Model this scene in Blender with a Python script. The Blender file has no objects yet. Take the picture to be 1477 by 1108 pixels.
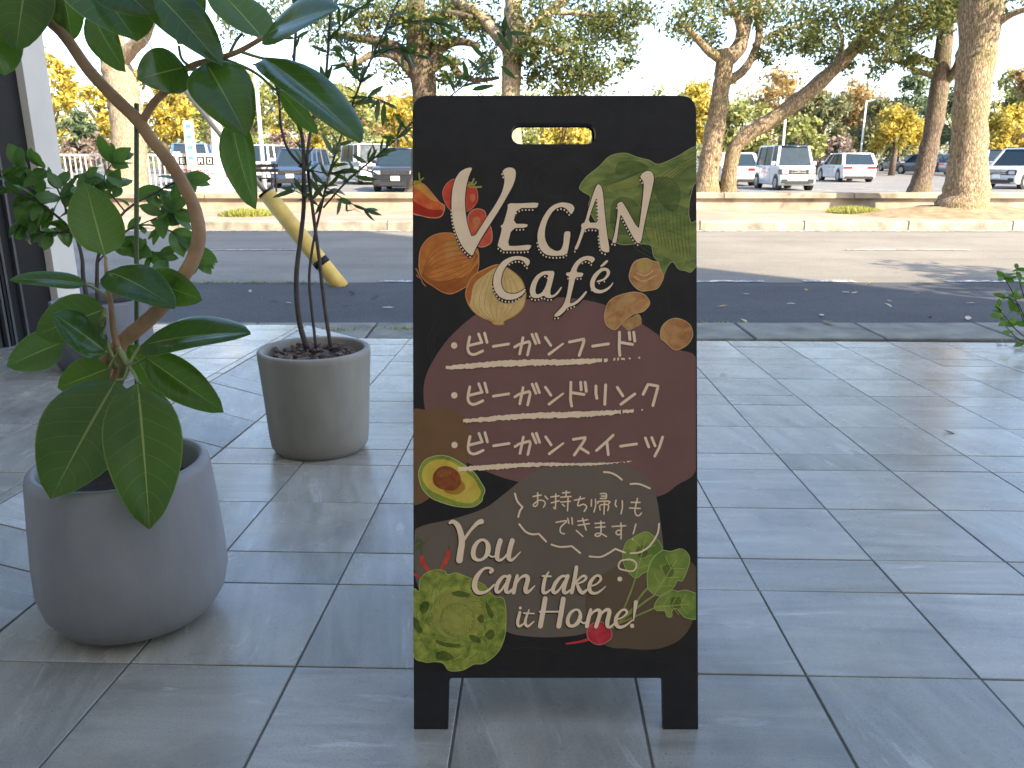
import bpy, bmesh, math, random
import numpy as np
from mathutils import Vector, Matrix, Euler, Quaternion
from mathutils.geometry import tessellate_polygon
random.seed(7); rng = np.random.default_rng(11)
S = bpy.context.scene
COL = S.collection
R = math.radians

# ---------------------------------------------------------------- camera
F = 1165.0; PH = R(15.77); CZ = 1.36            # focal length in photo pixels, pitch, eye height over the road
cam_d = bpy.data.cameras.new('camera'); cam = bpy.data.objects.new('camera', cam_d); COL.objects.link(cam)
cam.location = (0, 0, CZ); cam.rotation_euler = (math.pi/2 - PH, 0, 0)
cam_d.sensor_width = 36; cam_d.lens = F/1477*36; cam_d.clip_end = 3000; cam_d.clip_start = .02
cam_d.dof.use_dof = True; cam_d.dof.focus_distance = 1.72; cam_d.dof.aperture_fstop = 15
S.camera = cam
# ---------------------------------------------------------------- sky, sun, exposure
SUN_EL = R(38); SUN_AZ = R(135)                  # azimuth clockwise from +Y: sun stands behind the viewer, to the right
W = bpy.data.worlds.new('World'); S.world = W; W.use_nodes = True
nt = W.node_tree; nt.nodes.clear()
sky = nt.nodes.new('ShaderNodeTexSky'); sky.sky_type = 'NISHITA'; sky.sun_disc = False
sky.sun_elevation = SUN_EL; sky.sun_rotation = SUN_AZ; sky.air_density = .9; sky.dust_density = 1.6; sky.ozone_density = 1.0
bg = nt.nodes.new('ShaderNodeBackground'); bg.inputs[1].default_value = .15
wo = nt.nodes.new('ShaderNodeOutputWorld')
nt.links.new(sky.outputs[0], bg.inputs[0]); nt.links.new(bg.outputs[0], wo.inputs[0])
sd = bpy.data.lights.new('sun', 'SUN'); sd.energy = 4.0; sd.angle = R(.53); sd.color = (1, .85, .64)
sun = bpy.data.objects.new('sun', sd); COL.objects.link(sun)
sdir = Vector((math.sin(SUN_AZ)*math.cos(SUN_EL), math.cos(SUN_AZ)*math.cos(SUN_EL), math.sin(SUN_EL)))
sun.rotation_euler = sdir.to_track_quat('Z', 'Y').to_euler(); sun.location = (10, -20, 40)
S.view_settings.view_transform = 'Standard'; S.view_settings.look = 'None'
S.view_settings.exposure = 1.9; S.view_settings.gamma = 1
S.render.engine = 'CYCLES'; S.cycles.max_bounces = 8; S.cycles.transparent_max_bounces = 24

# ---------------------------------------------------------------- photo pixel -> direction / position
FW = Vector((0, math.cos(PH), -math.sin(PH))); UP = Vector((0, math.sin(PH), math.cos(PH))); RT = Vector((1, 0, 0))
C0 = Vector((0, 0, CZ))
def ray(x, y): return FW + RT*((x-738.5)/F) - UP*((y-554)/F)
def at_d(x, y, d): return C0 + ray(x, y)*d                       # at a distance along the viewing axis
def at_z(x, y, z):
    d = ray(x, y); return C0 + d*((z-CZ)/d.z)
def at_y(x, y, Y):
    d = ray(x, y); return C0 + d*(Y/d.y)
SL = R(2.35); YW = R(1.75); HC = 1.09                            # terrace falls towards the road, grid turned a little
EY = Vector((math.sin(YW)*math.cos(SL), math.cos(YW)*math.cos(SL), -math.sin(SL)))
EX = Vector((math.cos(YW), -math.sin(YW), 0)); EZ = EX.cross(EY)
P0 = C0 - EZ*HC
TM = Matrix((( EX.x, EY.x, EZ.x, P0.x), (EX.y, EY.y, EZ.y, P0.y), (EX.z, EY.z, EZ.z, P0.z), (0,0,0,1)))
def T2W(x, y, h=0): return P0 + EX*x + EY*y + EZ*h
def on_floor(x, y, h=0):
    d = ray(x, y); t = (P0 + EZ*h - C0).dot(EZ)/d.dot(EZ); return C0 + d*t
def loc_floor(x, y, h=0):
    p = on_floor(x, y, h) - P0; return p.dot(EX), p.dot(EY)

# ---------------------------------------------------------------- helpers
def lin(c):
    return tuple(((v/255)/12.92 if v/255 <= .04045 else ((v/255+.055)/1.055)**2.4) for v in c)
MATS = {}
class NB:
    def __init__(s, name):
        s.m = bpy.data.materials.new(name); s.m.use_nodes = True; s.t = s.m.node_tree; s.t.nodes.clear()
        s.out = s.t.nodes.new('ShaderNodeOutputMaterial')
    def n(s, typ, **kw):
        nd = s.t.nodes.new('ShaderNode'+typ)
        for k, v in kw.items():
            if k.startswith('i_'):
                key = k[2:]; key = int(key) if key.isdigit() else key.replace('_', ' ')
                if isinstance(v, bpy.types.NodeSocket): s.t.links.new(v, nd.inputs[key])
                else: nd.inputs[key].default_value = v
            else: setattr(nd, k, v)
        return nd
    def l(s, a, b): s.t.links.new(a, b)
    def math(s, op, a, b=0.0, c=None):
        kw = dict(operation=op, i_0=a, i_1=b)
        if c is not None: kw['i_2'] = c
        return s.n('Math', **kw).outputs[0]
    def mix(s, f, a, b, blend='MIX'):
        nd = s.t.nodes.new('ShaderNodeMix'); nd.data_type = 'RGBA'; nd.blend_type = blend
        for i, v in ((0, f), (6, a), (7, b)):
            if isinstance(v, bpy.types.NodeSocket): s.l(v, nd.inputs[i])
            else: nd.inputs[i].default_value = (v if i == 0 else (tuple(v)+(1,))[:4])
        return nd.outputs[2]
    def ramp(s, f, stops):
        nd = s.t.nodes.new('ShaderNodeValToRGB'); cr = nd.color_ramp
        while len(cr.elements) < len(stops): cr.elements.new(.5)
        for e, (p, c) in zip(cr.elements, stops):
            e.position = p; e.color = (tuple(c)+(1,))[:4] if not isinstance(c, (int, float)) else (c, c, c, 1)
        s.l(f, nd.inputs[0]); return nd.outputs[0]
    def noise(s, scale, vec=None, detail=4, rough=.55, dist=0):
        kw = dict(i_Scale=scale, i_Detail=detail, i_Roughness=rough, i_Distortion=dist)
        if vec is not None: kw['i_Vector'] = vec
        return s.n('TexNoise', **kw).outputs[0]
    def pr(s, col, rough=.6, metal=0, bump=None, bs=.3, bd=.01, **kw):
        p = s.n('BsdfPrincipled', i_Metallic=metal)
        for key, v in (('Base Color', col), ('Roughness', rough)):
            if isinstance(v, bpy.types.NodeSocket): s.l(v, p.inputs[key])
            else: p.inputs[key].default_value = v if isinstance(v, (int, float)) else (tuple(v)+(1,))[:4]
        for k, v in kw.items(): p.inputs[k.replace('_', ' ')].default_value = v
        if bump is not None:
            b = s.n('Bump', i_Strength=bs, i_Distance=bd, i_Height=bump); s.l(b.outputs[0], p.inputs['Normal'])
        return p.outputs[0]
    def done(s, sh): s.l(sh, s.out.inputs[0]); return s.m
def simple(name, col, rough=.6, metal=0, var=.12, scale=8, bump=.15, bscale=60, coord='Object', **kw):
    if name in MATS: return MATS[name]
    b = NB(name); tc = b.n('TexCoord').outputs[coord]; oi = b.n('ObjectInfo').outputs['Random']
    tc = b.n('VectorMath', operation='ADD', i_0=tc, i_1=b.n('CombineXYZ', i_0=b.math('MULTIPLY', oi, 53.0), i_1=b.math('MULTIPLY', oi, 31.0), i_2=b.math('MULTIPLY', oi, 17.0)).outputs[0]).outputs[0]
    n1 = b.noise(scale, tc); n2 = b.noise(bscale, tc, 3)
    c = b.mix(b.ramp(n1, [(.3, 0), (.7, 1)]), tuple(v*(1-var) for v in col), tuple(min(1, v*(1+var)) for v in col))
    r = b.math('MULTIPLY_ADD', n1, .2, max(0, rough-.1))
    MATS[name] = b.done(b.pr(c, r, metal, n2, bump, .004, **kw)); return MATS[name]

def mesh(name, v, f, smooth=False):
    me = bpy.data.meshes.new(name); me.from_pydata([tuple(p) for p in v], [], f); me.update()
    if smooth: me.polygons.foreach_set('use_smooth', [True]*len(me.polygons))
    return me
def obj(name, me, mat=None, parent=None, loc=None, kind=None):
    o = bpy.data.objects.new(name, me)
    if mat is not None and len(me.materials) == 0: me.materials.append(mat)
    COL.objects.link(o)
    if parent is not None: o.parent = parent
    if loc is not None: o.location = loc
    if kind: o['kind'] = kind
    return o
def tag(o, label, cat, group=None):
    o['label'] = label; o['category'] = cat
    if group: o['group'] = group
    return o
def thing(name, label, cat, loc=(0,0,0), rz=0, group=None):
    o = bpy.data.objects.new(name, None); COL.objects.link(o); o.location = loc; o.rotation_euler = (0, 0, rz)
    o.empty_display_size = .1
    return tag(o, label, cat, group)
def struct(name, me, mat, loc=None): return obj(name, me, mat, None, loc, 'structure')
class MB:
    def __init__(s): s.v = []; s.f = []
    def add(s, v, f):
        k = len(s.v); s.v += [tuple(p) for p in v]; s.f += [tuple(i+k for i in q) for q in f]; return s
    def box(s, a, b, ch=0.0):
        x0, y0, z0 = a; x1, y1, z1 = b
        if ch <= 0:
            v = [(x0,y0,z0),(x1,y0,z0),(x1,y1,z0),(x0,y1,z0),(x0,y0,z1),(x1,y0,z1),(x1,y1,z1),(x0,y1,z1)]
            f = [(0,3,2,1),(4,5,6,7),(0,1,5,4),(1,2,6,5),(2,3,7,6),(3,0,4,7)]
        else:
            c = ch
            v = [(x0,y0,z0),(x1,y0,z0),(x1,y1,z0),(x0,y1,z0),(x0,y0,z1-c),(x1,y0,z1-c),(x1,y1,z1-c),(x0,y1,z1-c),
                 (x0+c,y0+c,z1),(x1-c,y0+c,z1),(x1-c,y1-c,z1),(x0+c,y1-c,z1)]
            f = [(0,3,2,1),(0,1,5,4),(1,2,6,5),(2,3,7,6),(3,0,4,7),(4,5,9,8),(5,6,10,9),(6,7,11,10),(7,4,8,11),(8,9,10,11)]
        return s.add(v, f)
    def beam(s, a, b, w, d, upv=(0,0,1)):
        a, b = Vector(a), Vector(b); t = (b-a).normalized(); u = Vector(upv)
        sx = t.cross(u)
        if sx.length < 1e-4: sx = t.cross(Vector((1,0,0)))
        sx.normalize(); sy = sx.cross(t)
        v = [p + sx*i*w/2 + sy*j*d/2 for p in (a, b) for i, j in ((-1,-1),(1,-1),(1,1),(-1,1))]
        return s.add(v, [(0,1,2,3),(7,6,5,4),(0,4,5,1),(1,5,6,2),(2,6,7,3),(3,7,4,0)])
    def tube(s, pts, rad, seg=8, jit=0.0, cap=True):
        pts = [Vector(p) for p in pts]; n = len(pts)
        if not isinstance(rad, (list, tuple)): rad = [rad]*n
        ref = None; k = len(s.v)
        for i, p in enumerate(pts):
            t = (pts[min(i+1, n-1)] - pts[max(i-1, 0)]).normalized()
            if ref is None: ref = t.orthogonal().normalized()
            ref = (ref - t*ref.dot(t)); ref.normalize(); bn = t.cross(ref)
            for j in range(seg):
                a = 2*math.pi*j/seg; r = rad[i]*(1 + (random.uniform(-jit, jit) if jit else 0))
                s.v.append(tuple(p + ref*math.cos(a)*r + bn*math.sin(a)*r))
        for i in range(n-1):
            for j in range(seg):
                a = k+i*seg+j; b2 = k+i*seg+(j+1) % seg
                s.f.append((a, b2, b2+seg, a+seg))
        if cap:
            s.f.append(tuple(k+j for j in reversed(range(seg)))); s.f.append(tuple(k+(n-1)*seg+j for j in range(seg)))
        return s
    def lathe(s, prof, seg=48, c=(0,0,0)):
        k = len(s.v); n = len(prof)
        for r, z in prof:
            for j in range(seg):
                a = 2*math.pi*j/seg; s.v.append((c[0]+r*math.cos(a), c[1]+r*math.sin(a), c[2]+z))
        for i in range(n-1):
            for j in range(seg):
                a = k+i*seg+j; b2 = k+i*seg+(j+1) % seg
                s.f.append((a, b2, b2+seg, a+seg))
        return s
    def build(s, name, mat, parent=None, smooth=False, loc=None, kind=None):
        return obj(name, mesh(name, s.v, s.f, smooth), mat, parent, loc, kind)
def cat_rom(pts, n=6, closed=False):
    pts = [Vector(p) for p in pts]; N = len(pts); out = []
    rngi = range(N if closed else N-1)
    for i in rngi:
        if closed: a, b, c, d = pts[i-1], pts[i], pts[(i+1) % N], pts[(i+2) % N]
        else: a, b, c, d = pts[max(i-1, 0)], pts[i], pts[i+1], pts[min(i+2, N-1)]
        for k in range(n):
            t = k/n; out.append(.5*((2*b) + (c-a)*t + (2*a-5*b+4*c-d)*t*t + (3*b-a-3*c+d)*t**3))
    if not closed: out.append(pts[-1])
    return out
def lerp_list(vals, n):
    m = len(vals)
    return [vals[min(int(i*(m-1)/(n-1)), m-2)] + (vals[min(int(i*(m-1)/(n-1))+1, m-1)]-vals[min(int(i*(m-1)/(n-1)), m-2)])*(i*(m-1)/(n-1)-min(int(i*(m-1)/(n-1)), m-2)) for i in range(n)]

# ---------------------------------------------------------------- materials
def m_tile():
    b = NB('grey stone-look tile'); tc = b.n('TexCoord').outputs['Object']; oi = b.n('ObjectInfo').outputs['Random']
    off = b.n('CombineXYZ', i_0=b.math('MULTIPLY', oi, 37.0), i_1=b.math('MULTIPLY', oi, 91.0), i_2=b.math('MULTIPLY', oi, 13.0)).outputs[0]
    # streak direction differs from tile to tile
    ang = b.math('MULTIPLY', b.math('ROUND', b.math('FRACT', b.math('MULTIPLY', oi, 17.3))), 1.35)
    rot = b.n('VectorRotate', rotation_type='Z_AXIS', i_Vector=tc, i_Angle=ang).outputs[0]
    v = b.n('VectorMath', operation='ADD', i_0=rot, i_1=off).outputs[0]
    st = b.n('VectorMath', operation='MULTIPLY', i_0=v, i_1=(2.2, 16, 1)).outputs[0]
    n1 = b.noise(1.0, st, 6, .6, .6); n2 = b.noise(5, v, 4); n3 = b.noise(220, v, 2)
    st2 = b.n('VectorMath', operation='MULTIPLY', i_0=v, i_1=(1.6, 9, 1)).outputs[0]
    vein = b.ramp(b.noise(1.0, st2, 7, .68, 1.4), [(.60, 0), (.68, .9), (.72, .15), (.80, .5)])
    tone = b.math('MULTIPLY_ADD', oi, .34, .85)
    c = b.mix(b.ramp(n1, [(.28, 0), (.72, 1)]), (.245, .245, .215), (.41, .405, .362))
    c = b.mix(b.ramp(n2, [(.35, 0), (.75, .45)]), c, (.36, .325, .26))
    c = b.mix(b.math('MULTIPLY', vein, .6), c, (.60, .60, .575))
    c = b.mix(b.math('MULTIPLY', b.ramp(n3, [(.5, 0), (.75, 1)]), .35), c, (.07, .07, .07))
    c = b.mix(b.math('MULTIPLY', b.ramp(b.noise(2.3, v, 5, .65), [(.5, 0), (.68, 1)]), .38), c, (.10, .10, .092))
    c = b.mix(b.math('MULTIPLY', b.ramp(b.n('TexVoronoi', i_Scale=23.0, i_Vector=v).outputs['Distance'], [(.03, 1), (.06, 0)]), .5), c, (.05, .05, .045))
    c = b.mix(1.0, c, b.n('CombineXYZ', i_0=tone, i_1=tone, i_2=tone).outputs[0], 'MULTIPLY')
    r = b.math('MULTIPLY_ADD', n2, .26, .13)
    hb = b.math('ADD', b.math('MULTIPLY', n1, .8), b.math('MULTIPLY', n3, .35))
    return b.done(b.pr(c, r, 0, hb, .35, .0015))
M_TILE = m_tile()
M_GROUT = simple('dark grout', (.115, .113, .105), .85, scale=20)
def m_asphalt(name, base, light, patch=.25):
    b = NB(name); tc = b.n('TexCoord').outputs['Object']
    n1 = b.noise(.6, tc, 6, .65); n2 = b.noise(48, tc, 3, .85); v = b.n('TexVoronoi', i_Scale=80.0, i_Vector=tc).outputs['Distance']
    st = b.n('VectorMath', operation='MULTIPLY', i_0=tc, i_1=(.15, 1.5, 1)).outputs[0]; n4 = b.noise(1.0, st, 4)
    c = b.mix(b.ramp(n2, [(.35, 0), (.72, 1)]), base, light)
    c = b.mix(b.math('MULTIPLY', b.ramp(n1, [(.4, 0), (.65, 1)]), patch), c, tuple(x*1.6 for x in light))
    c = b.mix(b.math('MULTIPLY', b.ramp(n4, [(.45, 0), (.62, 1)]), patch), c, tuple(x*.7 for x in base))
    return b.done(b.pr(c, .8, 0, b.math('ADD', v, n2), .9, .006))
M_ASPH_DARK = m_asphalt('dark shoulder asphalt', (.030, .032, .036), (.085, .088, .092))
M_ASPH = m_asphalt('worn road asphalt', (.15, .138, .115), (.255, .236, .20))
M_LOT = m_asphalt('parking lot asphalt', (.13, .127, .12), (.21, .205, .19))
M_CONC = simple('weathered concrete', (.20, .20, .17), .85, var=.35, scale=4, bump=.5, bscale=90)
M_CURB = simple('pale kerb stone', (.28, .26, .21), .85, var=.42, scale=3.5, bump=.4, bscale=40)
M_WALLST = simple('low wall render', (.30, .26, .20), .85, var=.4, scale=2.2, bump=.4, bscale=30)
M_EARTH = simple('dry earth', (.24, .175, .105), .95, var=.35, scale=5, bump=.9, bscale=40)
def m_paint():
    b = NB('worn white road paint'); tc = b.n('TexCoord').outputs['Object']
    n = b.ramp(b.noise(9, tc, 7, .8), [(.46, 0), (.58, 1)])
    c = b.mix(n, (.14, .14, .135), (.72, .72, .69))
    return b.done(b.pr(c, .75))
M_PAINT = m_paint()
def m_brickpave():
    b = NB('pink paving'); tc = b.n('TexCoord').outputs['Object']
    br = b.n('TexBrick', i_Vector=tc, i_Scale=1.0, i_Color1=(.36, .215, .165, 1), i_Color2=(.31, .20, .155, 1), i_Mortar=(.26, .21, .17, 1))
    br.inputs['Brick Width'].default_value = .2; br.inputs['Row Height'].default_value = .1; br.inputs['Mortar Size'].default_value = .006
    n = b.ramp(b.noise(.9, tc, 5), [(.42, 0), (.62, 1)])
    return b.done(b.pr(b.mix(b.math('MULTIPLY', n, .7), br.outputs[0], (.36, .30, .22)), .85))
M_PAVE = m_brickpave()
def m_bark(name, dark, light, moss=(.16, .17, .05), mossf=.5, sc=1.0):
    b = NB(name); tc = b.n('TexCoord').outputs['Object']
    st = b.n('VectorMath', operation='MULTIPLY', i_0=tc, i_1=(13*sc, 13*sc, 3.2*sc)).outputs[0]
    n = b.noise(1.5, st, 7, .72, 1.6); n2 = b.noise(1.1*sc, tc, 5); n5 = b.noise(5.0, st, 4, .7)
    v = b.n('TexVoronoi', feature='DISTANCE_TO_EDGE', i_Scale=1.9, i_Vector=b.n('VectorMath', operation='ADD', i_0=st, i_1=b.n('TexNoise', i_Vector=st, i_Scale=1.2, i_Detail=4.0).outputs['Color']).outputs[0]).outputs['Distance']
    h = b.math('ADD', b.math('MULTIPLY', b.ramp(v, [(.0, 0), (.3, 1)]), .35), b.math('ADD', b.math('MULTIPLY', n, .9), b.math('MULTIPLY', n5, .4)))
    c = b.mix(b.ramp(b.math('MULTIPLY', h, .6), [(.34, 0), (.60, 1)]), dark, light)
    c = b.mix(b.math('MULTIPLY', b.ramp(n2, [(.48, 0), (.66, 1)]), mossf), c, moss)
    return b.done(b.pr(c, .9, 0, h, .9, .03/sc))
M_BARK = m_bark('camphor bark', (.08, .052, .028), (.44, .34, .22))
M_BARK2 = m_bark('dark bark', (.05, .035, .025), (.22, .165, .12), mossf=.35)
M_BARK3 = m_bark('pale bark', (.20, .15, .10), (.50, .42, .30), mossf=.2)
def m_foliage(name, stops, trans=.35, rough=.55):
    b = NB(name); rnd = b.n('NewGeometry').outputs['Random Per Island']
    tc = b.n('TexCoord').outputs['Object']; n = b.noise(.55, tc, 3)
    f = b.math('ADD', b.math('MULTIPLY', rnd, .55), b.math('MULTIPLY', n, .5))
    c = b.ramp(f, stops)
    p = b.pr(c, rough)
    tr = b.n('BsdfTranslucent', i_Color=c).outputs[0]
    mx = b.n('MixShader', i_0=trans); b.l(p, mx.inputs[1]); b.l(tr, mx.inputs[2])
    return b.done(mx.outputs[0])
FOL = {
 'camphor': m_foliage('camphor leaves', [(.2, (.05, .075, .02)), (.5, (.12, .155, .04)), (.72, (.22, .235, .07)), (.9, (.36, .25, .06))], .5),
 'olive':   m_foliage('olive leaves', [(.2, (.08, .10, .045)), (.55, (.17, .18, .075)), (.85, (.27, .26, .11))]),
 'yellow':  m_foliage('yellow leaves', [(.2, (.30, .24, .04)), (.5, (.48, .37, .05)), (.85, (.56, .46, .10))]),
 'lime':    m_foliage('yellow-green leaves', [(.2, (.14, .17, .05)), (.5, (.26, .28, .08)), (.85, (.38, .36, .13))]),
 'orange':  m_foliage('orange leaves', [(.2, (.24, .15, .06)), (.5, (.38, .26, .10)), (.85, (.46, .36, .15))]),
 'green':   m_foliage('green leaves', [(.2, (.05, .085, .045)), (.55, (.10, .15, .07)), (.85, (.17, .21, .09))]),
 'brown':   m_foliage('bare twigs', [(.2, (.18, .14, .11)), (.55, (.28, .22, .175)), (.85, (.36, .29, .22))]),
}
M_GRASSB = m_foliage('sunlit grass blades', [(.2, (.17, .20, .04)), (.6, (.34, .36, .08)), (.9, (.45, .42, .13))])
def m_leaf(name, dark, mid, vein, trans, nv=8, rough=.32):
    b = NB(name); uv = b.n('UVMap').outputs[0]; sp = b.n('SeparateXYZ', i_0=uv)
    u = b.math('SUBTRACT', b.math('MULTIPLY', sp.outputs[0], 2.0), 1.0); au = b.math('ABSOLUTE', u); v = sp.outputs[1]
    oi = b.n('ObjectInfo').outputs['Random']
    tc = b.n('TexCoord').outputs['Object']; n = b.noise(9, tc, 4)
    midrib = b.math('LESS_THAN', au, b.math('MULTIPLY_ADD', v, -.028, .038))
    lv = b.math('FRACT', b.math('ADD', b.math('MULTIPLY', b.math('SUBTRACT', v, b.math('MULTIPLY', b.math('POWER', au, 1.3), .17)), float(nv)), b.math('MULTIPLY', oi, 3.0)))
    lat = b.math('MULTIPLY', b.math('LESS_THAN', lv, .05), b.math('LESS_THAN', au, .93))
    edge = b.math('GREATER_THAN', au, .965)
    ff = b.math('ADD', b.math('MULTIPLY', n, .8), b.math('MULTIPLY', oi, .25))
    c = b.mix(b.ramp(ff, [(.3, 0), (.8, 1)]), dark, mid)
    c = b.mix(b.math('MULTIPLY', lat, .28), c, vein); c = b.mix(b.math('MULTIPLY', edge, .45), c, vein); c = b.mix(midrib, c, vein)
    hh = b.math('SUBTRACT', 1.0, b.math('MAXIMUM', midrib, b.math('MULTIPLY', lat, .6)))
    p = b.pr(c, b.math('MULTIPLY_ADD', n, .15, rough-.08), 0, hh, .35, .002)
    tcol = b.mix(.5, c, (.22, .42, .03))
    tr = b.n('BsdfTranslucent', i_Color=tcol).outputs[0]
    mx = b.n('MixShader', i_0=trans); b.l(p, mx.inputs[1]); b.l(tr, mx.inputs[2])
    return b.done(mx.outputs[0])
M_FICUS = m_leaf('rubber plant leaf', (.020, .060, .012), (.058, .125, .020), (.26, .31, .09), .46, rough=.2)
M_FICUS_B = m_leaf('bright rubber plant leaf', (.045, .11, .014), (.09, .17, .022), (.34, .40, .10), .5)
M_BUSHL = m_leaf('bush leaf', (.04, .10, .02), (.10, .21, .04), (.20, .28, .08), .38, 6)
M_SLIML = m_leaf('willowy leaf', (.022, .042, .02), (.06, .095, .035), (.10, .14, .06), .3, 3)
M_SHRUBL = m_leaf('shrub leaf', (.06, .14, .015), (.14, .27, .03), (.25, .36, .08), .45, 4)
M_TRUNKF = simple('rubber plant trunk', (.34, .20, .105), .7, var=.3, scale=14, bump=.5, bscale=60)
M_STEMG = simple('green stem', (.20, .23, .08), .55, var=.25, scale=20)
M_STEMD = simple('dark slim stem', (.055, .040, .034), .7, var=.35, scale=25, bump=.4)
M_STAKE = simple('green plant stake', (.06, .10, .035), .45, var=.15)
def m_pot(name, c1, c2, rough):
    b = NB(name); tc = b.n('TexCoord').outputs['Object']
    st = b.n('VectorMath', operation='MULTIPLY', i_0=tc, i_1=(1, 1, .35)).outputs[0]
    n1 = b.noise(5, st, 6, .6); n2 = b.noise(60, tc, 3); n3 = b.noise(2.2, tc, 4)
    c = b.mix(b.ramp(n1, [(.3, 0), (.7, 1)]), c1, c2)
    c = b.mix(b.math('MULTIPLY', b.ramp(n3, [(.5, 0), (.7, 1)]), .35), c, tuple(x*.7 for x in c1))
    pit = b.ramp(b.n('TexVoronoi', i_Scale=38.0, i_Vector=tc).outputs['Distance'], [(.02, 0), (.05, 1)])
    c = b.mix(b.math('SUBTRACT', 1.0, pit), c, (.06, .06, .06))
    return b.done(b.pr(c, b.math('MULTIPLY_ADD', n1, .25, rough-.12), 0, b.math('ADD', n2, b.math('MULTIPLY', n1, .6)), .2, .003))
M_POT1 = m_pot('grey composite pot', (.20, .20, .215), (.30, .30, .315), .5)
M_POT2 = m_pot('warm concrete pot', (.215, .20, .17), (.33, .31, .27), .6)
M_POT3 = m_pot('slate grey pot', (.11, .115, .135), (.17, .175, .20), .55)
M_SOIL = simple('dark soil', (.035, .027, .022), .95, var=.4, scale=30, bump=1.0, bscale=50)
M_CHIP = simple('bark mulch', (.13, .095, .08), .85, var=.5, scale=18, bump=.6)
M_BLACKAL = simple('black aluminium', (.012, .012, .013), .5, 0.0, var=.2, Specular_IOR_Level=.2)
M_GREYAL = simple('grey aluminium', (.10, .105, .115), .4, .5, var=.1)
M_CREAM = simple('cream render', (.68, .63, .55), .8, var=.06, scale=3, bump=.3, bscale=120)
M_WHITEP = simple('white paint', (.78, .78, .76), .5, var=.05)
M_YELLOW = simple('faded yellow plastic', (.66, .46, .11), .55, var=.22, scale=5, bump=.2)
M_STEELW = simple('steel wire', (.28, .28, .28), .4, .7)
def m_glass():
    b = NB('shop glass'); g = b.n('BsdfGlossy', i_Roughness=.02, i_Color=(1, 1, 1, 1)).outputs[0]
    t = b.n('BsdfTransparent', i_Color=(.86, .92, .93, 1)).outputs[0]
    fr = b.n('Fresnel', i_IOR=1.5).outputs[0]; mx = b.n('MixShader', i_0=fr); b.l(t, mx.inputs[1]); b.l(g, mx.inputs[2])
    return b.done(mx.outputs[0])
M_GLASS = m_glass()

# ================================================================ SETTING
def sheet(name, x0, x1, y0, y1, z, mat):
    return struct(name, mesh(name, [(x0,y0,z),(x1,y0,z),(x1,y1,z),(x0,y1,z)], [(0,1,2,3)]), mat)
sheet('ground', -900, 900, -300, 1500, -.03, M_LOT)
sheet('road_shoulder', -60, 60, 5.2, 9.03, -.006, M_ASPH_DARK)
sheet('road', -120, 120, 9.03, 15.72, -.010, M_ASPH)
sheet('sidewalk', -120, 120, 15.9, 19.3, .15, M_PAVE)
sheet('parking_lot', -120, 120, 21.3, 130, 0, M_LOT)
def stripe_row(name, y, w, segs):
    mb = MB()
    for a, b_ in segs: mb.add([(a,y,-.002),(b_,y,-.002),(b_,y+w,-.002),(a,y+w,-.002)], [(0,1,2,3)])
    o = mb.build(name, M_PAINT); o['kind'] = 'structure'
stripe_row('road_marking_near', 9.05, .13, [(x, x+random.uniform(.5, 1.5)) for x in np.arange(-1.5, 30, 1.6)])
stripe_row('road_marking_far', 15.40, .15, [(-60, 60)])
stripe_row('road_marking_centre', 12.25, .08, [(x, x+1.9) for x in np.arange(-50, 50, 5.0)])
mb = MB()
for X in np.arange(-60, 80, 2.6):
    for Y in (33, 43, 62): mb.add([(X,Y,.004),(X+.1,Y,.004),(X+.1,Y+4.6,.004),(X,Y+4.6,.004)], [(0,1,2,3)])
o = mb.build('parking_bay_marking', M_PAINT); o['kind'] = 'structure'
# moss line beside the road edge
def moss(name, pts, w, n, h=.02):
    mb = MB()
    for _ in range(n):
        t = random.random()*(len(pts)-1); i = int(t); p = Vector(pts[i]).lerp(Vector(pts[i+1]), t-i)
        p = p + Vector((random.gauss(0, .03), random.gauss(0, w), 0)); a = random.uniform(0, 6.3); r = random.uniform(.006, .02)
        d = Vector((math.cos(a), math.sin(a), 0))*r; e = Vector((-d.y, d.x, 0))
        mb.add([p-d, p+e*.6, p+d+Vector((0,0,random.uniform(.3,1)*h)), p-e*.6], [(0,1,2,3)])
    return mb.build(name, M_GRASSB, kind='stuff')
tag(moss('moss', [(-7, 8.98, 0), (-2.0, 8.98, 0)], .03, 500), 'thin strip of yellow-green moss along the near road edge', 'moss')
tag(moss('moss_tufts', [(-2.5, 6.22, .03), (2.0, 6.72, .0)], .03, 500), 'sparse moss in the joints of the gutter beside the terrace', 'moss')

# gutter blocks between terrace and asphalt
gut = struct('gutter', MB().box((-14, 6.04, -.09), (16, 6.68, -.012)).build('tmp', M_CONC).data, M_CONC); bpy.data.objects.remove(bpy.data.objects['tmp'])
gm = mesh('gutter_block', *(lambda m: (m.v, m.f))(MB().box((-.49, -.305, -.04), (.49, .305, .012), .008)))
gm.materials.append(M_CONC)
for k in range(-7, 9):
    g = obj('gutter_block', gm, None, gut, (k*1.0+.37, 6.36, .002+random.uniform(-.002, .002)))
    g.rotation_euler = (0, 0, random.uniform(-.004, .004))
# far kerb, built stone by stone
kb = struct('kerb', mesh('kerb', *(lambda m: (m.v, m.f))(MB().box((-120, 15.74, -.1), (120, 15.92, .10)))), M_CURB)
km = mesh('kerb_stone', *(lambda m: (m.v, m.f))(MB().box((-.985, -.11, -.05), (.985, .11, .158), .02))); km.materials.append(M_CURB)
for k in range(-9, 12): obj('kerb_stone', km, None, kb, (k*2.0+.6, 15.83, random.uniform(-.004, .006)))

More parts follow.
